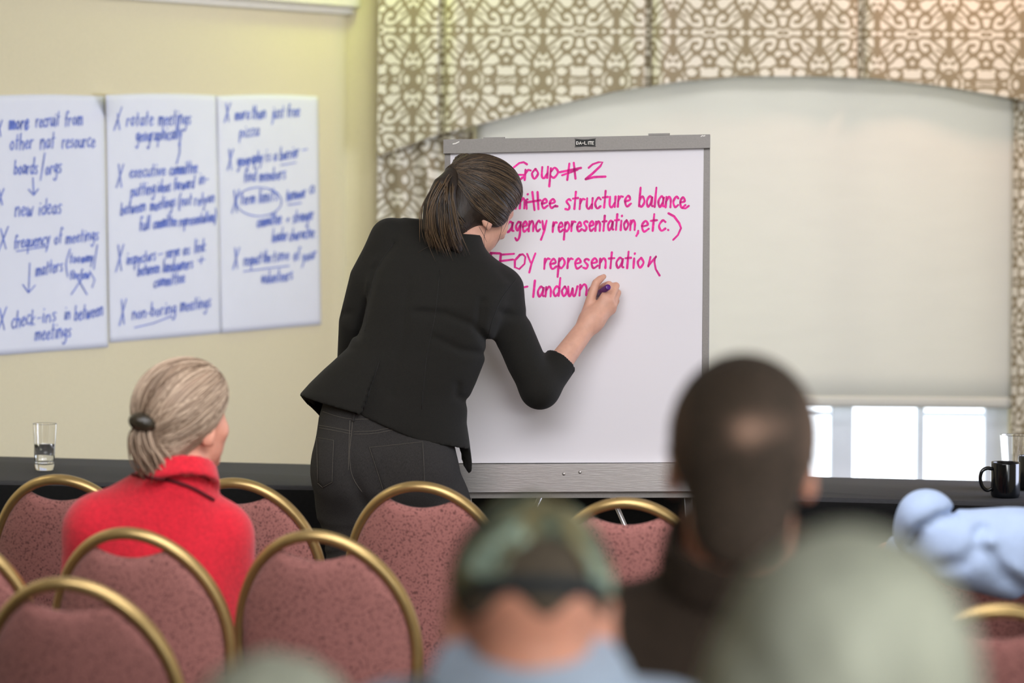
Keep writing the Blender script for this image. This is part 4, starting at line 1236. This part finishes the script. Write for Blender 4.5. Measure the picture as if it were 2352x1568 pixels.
th = drape(jk, [(872, 828), (862, 860), (848, 900), (834, 942)], 0.0012)
if th: mk('vent_edge', *th, M_lining, jk)
for pl, nm in (([(906, 556), (866, 618), (846, 700), (838, 760)], 'armhole_seam'), ([(1186, 640), (1150, 690), (1124, 760), (1122, 800)], 'armhole_seam'), ([(1010, 620), (1000, 720), (980, 820), (968, 940)], 'back_seam')):
    th = drape(jk, pl, 0.0008, 0.0004)
    if th: mk(nm, *th, M_lining, jk)
for u, v in ((1118, 826), (1126, 842)): pass

# jeans --------------------------------------------------------------------
jv = np.array([900, 925, 960, 1000, 1040, 1080, 1120, 1160, 1190], float)
jL = np.array([748, 742, 732, 727, 725, 726, 730, 736, 741], float)
jR = np.array([985, 1000, 1026, 1040, 1046, 1056, 1069, 1080, 1086], float)
jz = np.array([zv(v) for v in jv]); jo = np.argsort(jz)
jxl = np.array([q_(u, 1000)[0] for u in jL]); jxr = np.array([q_(u, 1000)[0] for u in jR])
jd = np.interp(jv, [900, 960, 1040, 1120, 1190], [0.098, 0.112, 0.128, 0.128, 0.105]); jyc = np.interp(jv, [900, 1040, 1190], [YW + 0.0, YW - 0.004, YW + 0.01])
def an(u, v, dy): return q_(u, v, dy)
legs = [[an(812, 1160, 0.0), an(826, 1330, 0.0), an(838, 1480, 0.01), an(846, 1640, 0.0), an(850, 1775, -0.01)],
        [an(992, 1160, 0.0), an(982, 1330, 0.02), an(972, 1480, 0.05), an(966, 1640, 0.04), an(962, 1775, 0.03)]]
def jeans(p):
    z = p[:, 2]; x = p[:, 0]
    xl = np.interp(z, jz[jo], jxl[jo]); xr = np.interp(z, jz[jo], jxr[jo]); dd = np.interp(z, jz[jo], jd[jo]); yc = np.interp(z, jz[jo], jyc[jo])
    w = (xr - xl) / 2
    k = (np.abs((x - (xl + xr) / 2) / w) ** 2.25 + np.abs((p[:, 1] - yc) / dd) ** 2.25) ** (1 / 2.25)
    d = (k - 1) * np.minimum(w, dd) * 0.92
    d = np.maximum(np.maximum(d, z - zv(903)), zv(1188) - z)
    for c in (an(800, 1085, -0.055), an(958, 1085, -0.055)):
        d = smin(d, ell(p, c, (0.088, 0.082, 0.098)), 0.05)
    cl = seg(x, z, (an(806, 985, 0)[0], zv(985)), (an(812, 1080, 0)[0], zv(1080)))
    cl2 = seg(x, z, (an(812, 1080, 0)[0], zv(1080)), (an(850, 1160, 0)[0], zv(1180)))
    d = d + np.where(p[:, 1] < yc, 0.012 * np.exp(-(np.minimum(cl, cl2) / 0.018) ** 2) * sstep(-z, -zv(985), -zv(1100)), 0)
    for lg_ in legs:
        d = smin(d, chain(p, lg_, [0.092, 0.080, 0.064, 0.060, 0.052]), 0.03)
    for v_, s_ in ((1205, 0.004), (1228, 0.003), (1262, 0.003)):
        d = d + np.where(p[:, 1] < yc, s_ * np.exp(-((z - zv(v_) - 0.3 * (x - an(900, 1200, 0)[0])) / 0.007) ** 2), 0)
    return np.maximum(d, 0.03 - z).astype(np.float32)
jn = mk('jeans', *surface(jeans, (an(700, 1000, 0)[0], YW - 0.17, 0.02), (an(1105, 1000, 0)[0], YW + 0.17, zv(895)), 0.0062), M_jeans, pres)
def stitch(nm, polys, r=0.00075):
    ms = [m for m in (drape(jn, pl, r, 0.0006, 8, 4) for pl in polys) if m]
    for m in ms: mk(nm, *m, M_stitch, jn)
stitch('yoke_seam', [[(729, 982), (760, 987), (806, 996)], [(812, 997), (860, 995), (915, 984)], [(729, 976), (760, 981), (806, 990)], [(812, 991), (860, 989), (915, 978)]])
stitch('centre_seam', [[(810, 965), (808, 990), (803, 1040), (806, 1080), (815, 1105), (832, 1130)], [(804, 965), (801, 1040), (800, 1080)]], 0.0009)
stitch('waistband_seam', [[(742, 945), (775, 956), (808, 962), (850, 962)]])
PK = [[(846, 1026), (972, 1013), (976, 1090), (976, 1110), (900, 1140), (880, 1128), (864, 1080)], [(729, 1004), (768, 1010), (766, 1060), (764, 1108), (742, 1120), (731, 1110)]]
def patch(nm, poly, lift=0.0022, sub=14):
    """cloth patch lying on the jeans, filled on a grid inside the pixel outline"""
    bvh = BVHTree.FromPolygons([tuple(np.array(v.co) + np.array(pres.location)) for v in jn.data.vertices], [tuple(q.vertices) for q in jn.data.polygons])
    poly = np.array(poly, float); cen = poly.mean(0)
    rings = []
    ol = []
    for i in range(len(poly)):
        a, b = poly[i], poly[(i + 1) % len(poly)]
        for t in np.linspace(0, 1, 10, endpoint=False): ol.append(a + (b - a) * t)
    ol = np.array(ol)
    V, F = [], []
    for k, up in ((1.0, 0.0002), (0.985, lift), (0.8, lift), (0.6, lift), (0.4, lift), (0.2, lift), (0.02, lift)):
        for q in cen + (ol - cen) * k:
            hit = bvh.ray_cast(Vector((0, 0, CAMZ)), ray(*q))
            if hit[0] is None: return None
            V.append(np.array(hit[0]) + np.array(hit[1]) * up)
    n = len(ol)
    for r in range(6):
        for i in range(n): F.append((r * n + i, (r + 1) * n + i, (r + 1) * n + (i + 1) % n, r * n + (i + 1) % n))
    F.append(tuple(6 * n + i for i in range(n))[::-1])
    return mk(nm, V, F, M_jeans, jn)
for pk in PK:
    o = patch('back_pocket', pk)
    if o is None: continue
    pts = np.array(pk); c = pts.mean(0)
    for k in (0.97, 0.92):
        pl = c + (np.vstack([pts, pts[:1]]) - c) * k
        ms = []
        for i in range(len(pl) - 1):
            m = drape(jn, [tuple(pl[i]), tuple((pl[i] + pl[i + 1]) / 2), tuple(pl[i + 1])], 0.0006, 0.0028, 4, 4)
            if m: ms.append(m)
        if ms and k == 0.97: mk('pocket_stitching', *join(*ms), M_stitch, jn)
th = drape(jn, [(815, 948), (813, 956), (811, 968)], 0.0042, 0.001, 4, 6)
if th: mk('belt_loop', *th, M_jeans, jn)
for lg_ in legs:
    mk('shoe', *shoe(lg_[-1], 0.0), M_shoe, pres)

# hair -----------------------------------------------------------------------
tie = hC + hR @ np.array((-0.012, -0.113, 0.062))
tie = tie * 0.35 + q_(1037, 402, 0.02) * 0.65
def hair_cap(p):
    q = (p - np.float32(hC)) @ hR / hs
    d = ell(q, (0, -0.018, 0.036), (0.087, 0.103, 0.099))
    d = smin(d, ell(q, (0, 0.02, 0.06), (0.080, 0.075, 0.074)), 0.03)
    d = smin(d, ell(q, (0.0, -0.060, -0.052), (0.064, 0.050, 0.078)), 0.03)
    d = smin(d, ell(q, (-0.055, 0.0, 0.085), (0.045, 0.060, 0.040)), 0.02)
    d = smin(d, ell(p, q_(1066, 382, 0.13), (0.032, 0.04, 0.034)) / hs, 0.008)
    d = smax(d, q[:, 1] * 0.86 - q[:, 2] * 0.50 - 0.036, 0.012)
    d = smax(d, -(q[:, 2] + 0.058 - 0.98 * (q[:, 1] + 0.01)) * 0.72, 0.02)
    aq = q.copy(); aq[:, 0] = np.abs(aq[:, 0])
    d = smin(d, ell(aq, (0.074, 0.002, 0.002), (0.024, 0.042, 0.033)), 0.02)
    d = smin(d, cone(p, tie, hC + hR @ np.array((0, -0.075, 0.055)), 0.018, 0.045), 0.03)
    return (d * hs).astype(np.float32)
hv, hf = surface(hair_cap, *bounds(hC, tie, pad=0.15), 0.0042)
cap = mk('hair', hv, hf, M_hairdk, pres)
st, en = [], []
for i in range(520):
    a = rng.uniform(-2.75, 2.75)
    # hairline round the face and the nape, in head coordinates
    if abs(a) < 1.9:
        z = 0.105 * math.cos(a) + 0.012; y = 0.040 + 0.58 * z; x = 0.092 * math.sin(a)
    else:
        z = -0.05 - 0.03 * rng.random(); y = -0.05 - 0.04 * rng.random(); x = 0.06 * math.copysign(1, a) * (3.1 - abs(a)) / 1.2
    y += rng.normal(0, 0.006) - abs(rng.normal(0, 0.02)); 
    st.append(hC + hR @ np.array((x, y, z)) * hs); en.append(tie + rng.normal(0, 0.007, 3))
paths = comb(hair_cap, st, en, 18, 0.0008, 0.005, hC + hR @ np.array((0, -0.015, 0.03)))
v, f, tn_ = strands_mesh(paths, 0.0011, 4)
o = mk('combed_strands', v, f, M_hairstr, cap); set_attr(o, 'tone', tn_ * 0.75)
# ponytail
def pony(p):
    d = chain(p, [tie, q_(1012, 424, -0.04), q_(994, 470, -0.055), q_(990, 520, -0.05), q_(1006, 560, -0.03)], [0.014, 0.020, 0.024, 0.024, 0.012])
    d = smin(d, chain(p, [tie, q_(1026, 440, -0.035), q_(1024, 500, -0.05), q_(1036, 548, -0.035), q_(1052, 572, -0.02)], [0.016, 0.024, 0.030, 0.028, 0.012]), 0.02)
    return d
pt = mk('ponytail', *surface(pony, *bounds(tie, q_(990, 580, -0.06), q_(1060, 580, 0), pad=0.06), 0.004), M_hairdk, cap)
paths = []
for i in range(260):
    w = rng.random(); a = rng.normal(0, 1, 3) * 0.006
    e = rng.normal(0, 1)
    c0 = [tie + a * 0.6, q_(1012 + 18 * w, 426 + 10 * w, -0.055) + a * 1.2, q_(984 + 52 * w, 476, -0.075 + 0.02 * abs(w - .5)) + a * 1.3, q_(980 + 66 * w, 526, -0.075 + 0.03 * abs(w - .5)) + a * 1.3, q_(992 + 66 * w + e * 6, 566 + e * 9, -0.05) + a * 1.5]
    paths.append(catmull(c0, 5))
v, f, tn_ = strands_mesh(paths, 0.0012, 4, 0.2)
o = mk('ponytail_strands', v, f, M_hairstr, cap); set_attr(o, 'tone', tn_ * 1.15)
mk('hair_tie', *tube([tie + 0.020 * np.array((math.cos(t) * .5, -math.sin(t) * 0.5 + 0.2, math.cos(t) * .85)) for t in np.linspace(0, 2 * math.pi, 25)], 0.004, 8, caps=False), M_black, cap)
paths = []
for k, pl in enumerate(([(1128, 490), (1118, 520), (1112, 545), (1113, 572)], [(1140, 492), (1152, 520), (1146, 548), (1136, 568)], [(1100, 520), (1110, 538), (1118, 556)], [(1168, 470), (1166, 505), (1154, 535)], [(985, 505), (978, 518), (972, 508)], [(1070, 560), (1060, 552), (1050, 556)], [(960, 580), (985, 566), (1010, 560)])):
    paths.append(catmull([q_(u, v, -0.03 if k != 1 else -0.01) for u, v in pl], 6))
for pth in paths:
    v, f, tn_ = strands_mesh([pth], 0.0006, 4)
    o = mk('loose_strand', v, f, M_hairstr, cap); set_attr(o, 'tone', tn_ * 0.5)

# ------------------------------------------------------------ seated audience
def seated(name_label, root_xy, hip, shL, shR, neckb, hC, hR, skin, cloth, hs=1.0, hv=0.005, arms=None, cloth_name='shirt', collar=None, bulk=1.0, cloth_fn=None):
    """a sitter: continuous body, shirt, trousers, shoes; all points are world coordinates"""
    root = tag(empty('person', (root_xy[0], root_xy[1], 0.0)), name_label, 'person')
    hip, shL, shR, neckb, hC = [np.array(x, float) for x in (hip, shL, shR, neckb, hC)]
    n0 = hC + hR @ np.array((0, -0.03, -0.07)) * hs
    def fb(p):
        d = head_sdf((p - np.float32(hC)) @ hR / hs) * hs
        d = smin(d, cone(p, n0, neckb, 0.056 * bulk, 0.062 * bulk), 0.03)
        return smin(d, ell(p, neckb - np.array((0, -0.02, 0.10)), (0.10, 0.05, 0.06)), 0.04)
    mb = [surface(fb, *bounds(hC, neckb, neckb - np.array((0, 0, 0.12)), pad=0.15), hv)]
    fwd = np.array((hR[0, 1] * 0 + 0.0, 1.0, 0.0))
    if arms is None:
        arms = []
        for s, sh in ((-1, shL), (1, shR)):
            el = sh + np.array((s * 0.05, 0.02, -0.30)); wrp = np.array((hip[0] + s * 0.10, hip[1] + 0.30, hip[2] + 0.13))
            arms.append([sh, el, wrp])
    for s, a in zip((-1, 1), arms):
        ax = a[2] - a[1]; ax = ax / np.linalg.norm(ax)
        mb.append(hand_mesh(a[2] + ax * 0.03, ax, (0, 0, 1) if abs(ax[2]) < 0.8 else (0, -1, 0), side=-s, h=0.0035, curl=0.7))
    for a in arms:
        pp = [neckb - np.array((0, -0.02, 0.10)), a[0], a[1], a[2] + (a[2] - a[1]) / np.linalg.norm(a[2] - a[1]) * 0.03]
        mb.append(surface(lambda p: chain(p, pp, [0.04, 0.040, 0.034, 0.024]), *bounds(*pp, pad=0.07), 0.009))
    mk('body', *fuse(join(*mb), 0.0045), skin, root)
    eyes(root, hC, hR, hs)
    chest = (shL + shR) / 2; wsh = np.linalg.norm(shR - shL) / 2
    def fs(p):
        d = cone(p, shL, shR, 0.066 * bulk, 0.066 * bulk)
        d = smin(d, ell(p, chest * 0.72 + hip * 0.28 + np.array((0, 0.0, 0)), (wsh + 0.035, 0.125 * bulk, 0.22)), 0.07)
        d = smin(d, ell(p, hip + np.array((0, -0.005, 0.10)), (0.185 * bulk, 0.135 * bulk, 0.19)), 0.08)
        d = smin(d, cone(p, (shL + shR) / 2, neckb, 0.075 * bulk, 0.060 * bulk), 0.07)
        for a in arms:
            e = cone(p, a[0], a[1], 0.062 * bulk, 0.050 * bulk)
            e = smin(e, cone(p, a[1], a[2], 0.050 * bulk, 0.036), 0.02)
            d = smin(d, e, 0.035)
        nd = (n0 - neckb) / np.linalg.norm(n0 - neckb)
        qq = p - np.float32(neckb); hh = qq @ np.float32(nd)
        d = np.maximum(d, -np.maximum(cone(p, n0 + nd * 0.1, neckb, 0.057 * bulk, 0.063 * bulk), -(hh - 0.0)))
        if collar:
            rr = np.sqrt(np.maximum((qq * qq).sum(1) - hh * hh, 0))
            c = np.maximum(np.abs(rr - (0.077 * bulk - 0.12 * (hh - 0.02))) - 0.007, np.abs(hh - collar[0]) - collar[1])
            d = smin(d, c.astype(np.float32), 0.012)
        if cloth_fn: d = cloth_fn(p, d)
        return np.maximum(d, hip[2] - 0.075 - p[:, 2]).astype(np.float32)
    pts = [shL, shR, neckb, hip - np.array((0, 0, 0.05))] + [x for a in arms for x in a]
    cl = mk(cloth_name, *surface(fs, *bounds(*pts, pad=0.17), 0.0075), cloth, root)
    lg = []
    for s in (-1, 1):
        lg.append([hip + np.array((s * 0.09, 0.0, -0.005)), hip + np.array((s * 0.12, 0.40, 0.015)), np.array((hip[0] + s * 0.12, hip[1] + 0.40, 0.10))])
    def ft(p):
        d = ell(p, hip + np.array((0, -0.01, 0.02)), (0.185, 0.135, 0.09))
        for a in lg:
            d = smin(d, chain(p, a, [0.088, 0.066, 0.048]), 0.03)
        return np.maximum(d, 0.06 - p[:, 2]).astype(np.float32)
    mk('trousers', *surface(ft, *bounds(hip, *[x for a in lg for x in a], pad=0.15), 0.0105), M_trouser, root)
    for a in lg: mk('shoe', *shoe(a[2], 0.0, 0.01), M_shoe, root)
    return root, cl

# --- woman in red (second row)
YR = 7.20
def r_(u, v, dy=0.0): return Pn(u, v, YR + dy)
rC = r_(424, 972, 0.02); rR = rot(yaw=38, pitch=8, roll=4)
rn = r_(410, 1110, -0.02)
redw, coat = seated('woman in a red wool jacket with grey-blonde hair clipped up, looking to the right', r_(350, 1300)[:2], (r_(360, 1300)[0], YR + 0.02, 0.56),
    r_(222, 1215, 0.0), r_(505, 1232, 0.03), rn, rC, rR, M_skin2, M_red, 1.0, 0.0045, cloth_name='jacket', collar=(0.010, 0.024), bulk=1.03)
nd = (rC + rR @ np.array((0, -0.03, -0.07)) - rn); nd /= np.linalg.norm(nd)
th = drape(coat, [(292, 1088), (330, 1094), (385, 1102), (440, 1120), (490, 1148)], 0.0045, 0.001, 8, 6)
if th: mk('collar_piping', *th, M_redtrim, coat)
def rcap(p):
    q = (p - np.float32(rC)) @ rR
    d = ell(q, (0, -0.020, 0.040), (0.092, 0.108, 0.102))
    d = smin(d, ell(q, (0, 0.025, 0.062), (0.080, 0.072, 0.070)), 0.03)
    d = smin(d, ell(q, (0, -0.075, -0.030), (0.060, 0.042, 0.055)), 0.03)
    d = smax(d, q[:, 1] * 0.86 - q[:, 2] * 0.50 - 0.030, 0.012)
    d = smax(d, -(q[:, 2] + 0.028 - 0.95 * (q[:, 1] + 0.01)) * 0.73, 0.015)
    return d.astype(np.float32)
hair = mk('hair', *surface(rcap, *bounds(rC, pad=0.19), 0.005), M_blond, redw)
bun = rC + rR @ np.array((-0.012, -0.122, -0.020))
st, en = [], []
for i in range(620):
    a = rng.uniform(-2.8, 2.8)
    if abs(a) < 1.9:
        z = 0.105 * math.cos(a) + 0.015; y = 0.034 + 0.58 * z; x = 0.095 * math.sin(a)
    else:
        z = -0.05 - 0.03 * rng.random(); y = -0.06 - 0.04 * rng.random(); x = 0.06 * math.copysign(1, a) * (3.1 - abs(a)) / 1.2
    y -= abs(rng.normal(0, 0.02))
    st.append(rC + rR @ np.array((x, y, z))); en.append(bun + rng.normal(0, 0.012, 3))
v, f, tn_ = strands_mesh(comb(rcap, st, en, 18, 0.0016, 0.006, rC + rR @ np.array((0, -0.015, 0.03))), 0.0019, 4)
o = mk('swept_strands', v, f, M_blondstr, hair); set_attr(o, 'tone', tn_)
paths = []
for i in range(150):
    a = rng.normal(0, 1, 3) * 0.010; up = rng.random()
    w = rng.random() * 6.28
    c0 = [bun + np.array((0.022, 0.004, 0.050)) + a, bun + np.array((-0.006 + 0.02 * up, -0.016, 0.024)) + a, bun + np.array((-0.004 + 0.026 * up, -0.016, -0.012)) + a * 1.2,
          bun + np.array((0.010 + 0.030 * up + 0.008 * math.sin(w), -0.010, -0.048)) + a * 1.2, bun + np.array((0.022 + 0.030 * up - 0.010 * math.sin(w), 0.0, -0.068 - 0.016 * rng.random())) + a]
    paths.append(catmull(c0, 5))
v, f, tn_ = strands_mesh(paths, 0.0022, 4)
o = mk('twist', v, f, M_blondstr, hair); set_attr(o, 'tone', tn_ * 0.8)
cp = r_(338, 962, 0.0); cp[1] = bun[1] - 0.026
clip_R = np.array(Matrix.Rotation(math.radians(14), 3, 'Y'), np.float32)
mk('hair_clip', *surface(lambda p: smax(ell(p, cp, (0.031, 0.024, 0.021), clip_R), -ell(p, cp + np.array((0.0, 0.034, 0)), (0.024, 0.03, 0.012), clip_R), 0.004), *bounds(cp, pad=0.05), 0.002), M_clip, hair)

# --- man with thinning crown in dark brown shirt
YBM = 4.06
def b_(u, v, dy=0.0): return Pn(u, v, YBM + dy)
bC = b_(1704, 1062, 0.0); bR = rot(yaw=3, pitch=-3, roll=2)
bald, bsh = seated('balding man with short brown hair in a dark brown shirt, seen from behind', b_(1690, 1500)[:2], (b_(1650, 1500)[0], YBM + 0.03, 0.60),
    b_(1375, 1490, 0.03), b_(1960, 1490, 0.03), b_(1690, 1325, -0.005), bC, bR, M_skin2, M_brown, 1.06, 0.006, collar=(0.032, 0.028), bulk=1.14)
def bcap(p):
    q = (p - np.float32(bC)) @ bR / 1.06
    d = ell(q, (0, -0.018, 0.030), (0.0865, 0.102, 0.097))
    d = smin(d, ell(q, (0, -0.050, -0.058), (0.057, 0.054, 0.080)), 0.03)
    d = smax(d, q[:, 1] - 0.055 - 0.25 * q[:, 2], 0.015)
    d = smax(d, -(q[:, 2] + 0.045 - 0.95 * q[:, 1]) * 0.72, 0.015)
    d = smax(d, -(q[:, 2] + 0.135), 0.01)
    return (d * 1.06 + 0.0012 * np.sin(q[:, 0] * 420) * np.sin(q[:, 2] * 380 + q[:, 1] * 300)).astype(np.float32)
v, f = surface(bcap, *bounds(bC, pad=0.19), 0.005)
o = mk('hair', v, f, M_thinning, bald)
q = (v - bC) @ bR / 1.06
k = np.exp(-(((q[:, 0] - 0.002) / 0.018) ** 2 + ((q[:, 2] - 0.040) / 0.016) ** 2) ** 1.2) * (q[:, 1] < 0)
k2 = np.exp(-(((q[:, 0] - 0.026) / 0.022) ** 2 + ((q[:, 2] - 0.046) / 0.014) ** 2)) * (q[:, 1] < 0)
set_attr(o, 'tone', np.clip(0.75 * k + 0.3 * k2 + 0.12 * rng.random(len(v)) + 0.30 * sstep(np.abs(q[:, 0]), 0.055, 0.085), 0, 1))
gl = []
for s in (-1, 1):
    gl.append(tube([bC + bR @ np.array((s * 0.086, -0.02, 0.006)) * 1.06, bC + bR @ np.array((s * 0.087, 0.05, 0.010)) * 1.06, bC + bR @ np.array((s * 0.074, 0.112, 0.010)) * 1.06], 0.0018, 8))
    gl.append(tube([bC + bR @ np.array((s * 0.036 + 0.026 * math.cos(t), 0.116, 0.004 + 0.020 * math.sin(t))) * 1.06 for t in np.linspace(0, 2 * math.pi, 24)], 0.0015, 6))
gl.append(tube([bC + bR @ np.array((-0.012, 0.119, 0.008)) * 1.06, bC + bR @ np.array((0.012, 0.119, 0.008)) * 1.06], 0.0015, 6))
mk('eyeglasses', *join(*gl), M_alu, bald)

# --- man in camouflage cap and blue shirt
YC = 3.49
def c_(u, v, dy=0.0): return Pn(u, v, YC + dy)
cC = c_(1217, 1425, 0.0); cR = rot(yaw=-2, pitch=-12, roll=1)
capm, csh = seated('man in a mottled grey-green cap and pale blue shirt, seen from behind', c_(1215, 1700)[:2], (c_(1220, 1700)[0], YC + 0.03, 0.53),
    c_(920, 1745, 0.03), c_(1510, 1745, 0.03), c_(1217, 1660, 0.0), cC, cR, M_skin2, M_blueshirt2, 1.06, 0.006, collar=(0.040, 0.034), bulk=1.2,
    cloth_fn=lambda p, d: smin(d, ell(p, c_(1217, 1658, -0.055), (0.088, 0.084, 0.074)), 0.085))
def ccap(p):
    q = (p - np.float32(cC)) @ cR / 1.06
    d = ell(q, (0, -0.016, 0.030), (0.083, 0.104, 0.091))
    d = smax(d, -(q[:, 2] - 0.020), 0.004)
    d = smax(d, -(ell(q, (0, -0.018, 0.030), (0.079, 0.100, 0.087))), 0.002)
    arch = np.maximum(np.hypot(q[:, 0] - 0.012, (q[:, 2] - 0.030) * 0.95) - 0.040, q[:, 1] + 0.05)
    arch = np.maximum(arch, 0.030 - q[:, 2])
    d = smax(d, -arch, 0.003)
    br = ell(q, (0, 0.135, 0.022 - 0.0), (0.072, 0.065, 0.006))
    br = smax(br, -(q[:, 1] - 0.07), 0.004)
    d = np.minimum(d, br)
    d = np.minimum(d, ell(q, (0, -0.016, 0.122), (0.007, 0.007, 0.004)))
    return (d * 1.06).astype(np.float32)
cpo = mk('cap', *surface(ccap, *bounds(cC, pad=0.24), 0.004), M_capf, capm)
th = [cC + cR @ np.array((0.0828 * math.sin(t), -0.016 - 0.1045 * math.cos(t), 0.027)) * 1.06 for t in np.linspace(-0.75, 0.95, 20)]
mk('cap_strap', *tube(th, 0.008, 8, ell=(0.25, 1.0)), M_navy, cpo)
def chair_(p):
    q = (p - np.float32(cC)) @ cR / 1.06
    d = ell(q, (0, -0.014, 0.03), (0.0785, 0.100, 0.089))
    d = smin(d, ell(q, (0, -0.055, -0.012), (0.066, 0.046, 0.040)), 0.03)
    d = smax(d, q[:, 1] - 0.03, 0.01)
    d = smax(d, -(q[:, 2] - 0.006 + 0.010 * np.sin(q[:, 0] * 90 + 0.6)), 0.012)
    return (d * 1.06).astype(np.float32)
mk('hair', *surface(chair_, *bounds(cC, pad=0.19), 0.005), M_shortbrown, capm)

# --- grey-haired person, lower right
YG = 2.52
def g_(u, v, dy=0.0): return Pn(u, v, YG + dy)
gC = g_(1945, 1620, 0.0); gR = rot(yaw=4, pitch=-4, roll=0)
grey, gsh = seated('person with full light grey hair filling the lower right foreground', g_(1920, 2100)[:2], (g_(1920, 2100)[0], YG + 0.03, 0.60),
    g_(1560, 2100, 0.03), g_(2290, 2100, 0.03), g_(1930, 1930, -0.01), gC, gR, M_skin2, M_greycoat, 1.04, 0.006, bulk=1.0, collar=(0.02, 0.02))
def gcap(p):
    q = (p - np.float32(gC)) @ gR
    d = ell(q, (0, -0.022, 0.030), (0.098, 0.112, 0.108))
    d = smin(d, ell(q, (-0.045, -0.030, -0.050), (0.082, 0.085, 0.085)), 0.05)
    d = smin(d, ell(q, (0.035, -0.030, -0.060), (0.070, 0.080, 0.080)), 0.05)
    d = smax(d, q[:, 1] - 0.048 - 0.35 * q[:, 2], 0.02)
    d = smax(d, -(q[:, 2] + 0.13), 0.02)
    return (d + 0.0025 * np.sin(q[:, 0] * 130 + 9 * np.sin(q[:, 2] * 30)) * np.sin(q[:, 2] * 55 + 2) * 0.7).astype(np.float32)
mk('hair', *surface(gcap, *bounds(gC, pad=0.22), 0.006), M_greyhair, grey)

# --- grey-haired person whose crown shows at the bottom edge
YH = 3.0
def hh_(u, v, dy=0.0): return Pn(u, v, YH + dy)
kC = hh_(632, 1832, 0.0); kR = rot(yaw=5, pitch=0, roll=0)
low, lsh = seated('person whose grey hair just shows at the bottom edge left of the capped man', hh_(640, 2000)[:2], (hh_(640, 2100)[0], YH + 0.03, 0.48),
    hh_(380, 2240, 0.03), hh_(890, 2240, 0.03), hh_(635, 2110, -0.01), kC, kR, M_skin2, M_greycoat, 1.04, 0.007, bulk=1.0, collar=(0.02, 0.02))
def kcap(p):
    q = (p - np.float32(kC)) @ kR
    d = ell(q, (0, -0.020, 0.032), (0.092, 0.108, 0.102))
    d = smin(d, ell(q, (0, -0.050, -0.045), (0.072, 0.052, 0.060)), 0.03)
    d = smax(d, q[:, 1] - 0.052 - 0.25 * q[:, 2], 0.015)
    return (d + 0.002 * np.sin(q[:, 0] * 140 + 9 * np.sin(q[:, 2] * 30)) * np.sin(q[:, 2] * 60 + q[:, 1] * 40)).astype(np.float32)
mk('hair', *surface(kcap, *bounds(kC, pad=0.19), 0.006), M_greyhair, low)

# --- man in light blue shirt, arm over the next chair
YS = 6.95
def s_(u, v, dy=0.0): return Pn(u, v, YS + dy)
sC = s_(2640, 990, 0.0); sR = rot(yaw=-4, pitch=0)
armS = [[s_(2470, 1255, 0.02), s_(2165, 1236, 0.0), s_(2070, 1262, 0.16)],
        [s_(2810, 1255, 0.02), s_(2850, 1560, 0.05), s_(2740, 1560, 0.34)]]
def folds_fn(p, d):
    x, z = p[:, 0], p[:, 2]
    m = p[:, 1] < YS + 0.12
    e = ell(p, s_(2128, 1184, 0.0), (0.062, 0.060, 0.056))
    d = smin(d, e, 0.02)
    d = smin(d, ell(p, s_(2330, 1276, -0.01), (0.12, 0.085, 0.092)), 0.05)
    d = smin(d, ell(p, s_(2220, 1268, -0.01), (0.09, 0.075, 0.072)), 0.04)
    d = smin(d, ell(p, s_(2085, 1222, 0.03), (0.030, 0.04, 0.040)), 0.03)
    for pl, w, wd in (([(2090, 1250), (2110, 1205), (2150, 1182), (2185, 1178)], 0.015, 0.012), ([(2235, 1216), (2250, 1208)], 0.015, 0.014), ([(2230, 1250), (2205, 1280), (2160, 1292)], 0.013, 0.018), ([(2262, 1232), (2290, 1275), (2352, 1322)], -0.012, 0.016), ([(2270, 1260), (2300, 1310), (2352, 1345)], 0.018, 0.022)):
        e = None
        for i in range(len(pl) - 1):
            a, b = s_(*pl[i]), s_(*pl[i + 1])
            g = seg(x, z, (a[0], a[2]), (b[0], b[2])); e = g if e is None else np.minimum(e, g)
        d = d + np.where(m, w * np.exp(-(e / wd) ** 2), 0)
    return d
sleeve, ssh = seated('man in a light blue shirt at the right edge, arm laid over a chair back', s_(2640, 1500)[:2], (s_(2640, 1500)[0], YS + 0.03, 0.56),
    s_(2480, 1250, 0.02), s_(2800, 1250, 0.02), s_(2640, 1150, -0.01), sC, sR, M_skin2, M_blueshirt, 1.0, 0.007, arms=armS, cloth_fn=folds_fn, collar=(0.02, 0.025), bulk=1.08)
def scap(p):
    q = (p - np.float32(sC)) @ sR
    d = ell(q, (0, -0.018, 0.034), (0.081, 0.099, 0.094))
    d = smin(d, ell(q, (0, -0.052, -0.035), (0.062, 0.048, 0.056)), 0.03)
    return smax(d, q[:, 1] - 0.050 - 0.3 * q[:, 2], 0.015).astype(np.float32)
mk('hair', *surface(scap, *bounds(sC, pad=0.18), 0.007), M_shortbrown, sleeve)

# chairs the people outside or below the frame sit on
for who, y, lab in ((bald, YBM, 'gold and mauve chair carrying the balding man'), (capm, YC, 'gold and mauve chair carrying the man in the mottled cap'), (grey, YG, 'gold and mauve chair carrying the grey-haired person at lower right'),
                    (low, YH, 'gold and mauve chair carrying the person at the bottom edge'), (sleeve, YS, 'gold and mauve chair carrying the man in the light blue shirt')):
    set_chair((who.location.x, y + 0.06), 0, lab)
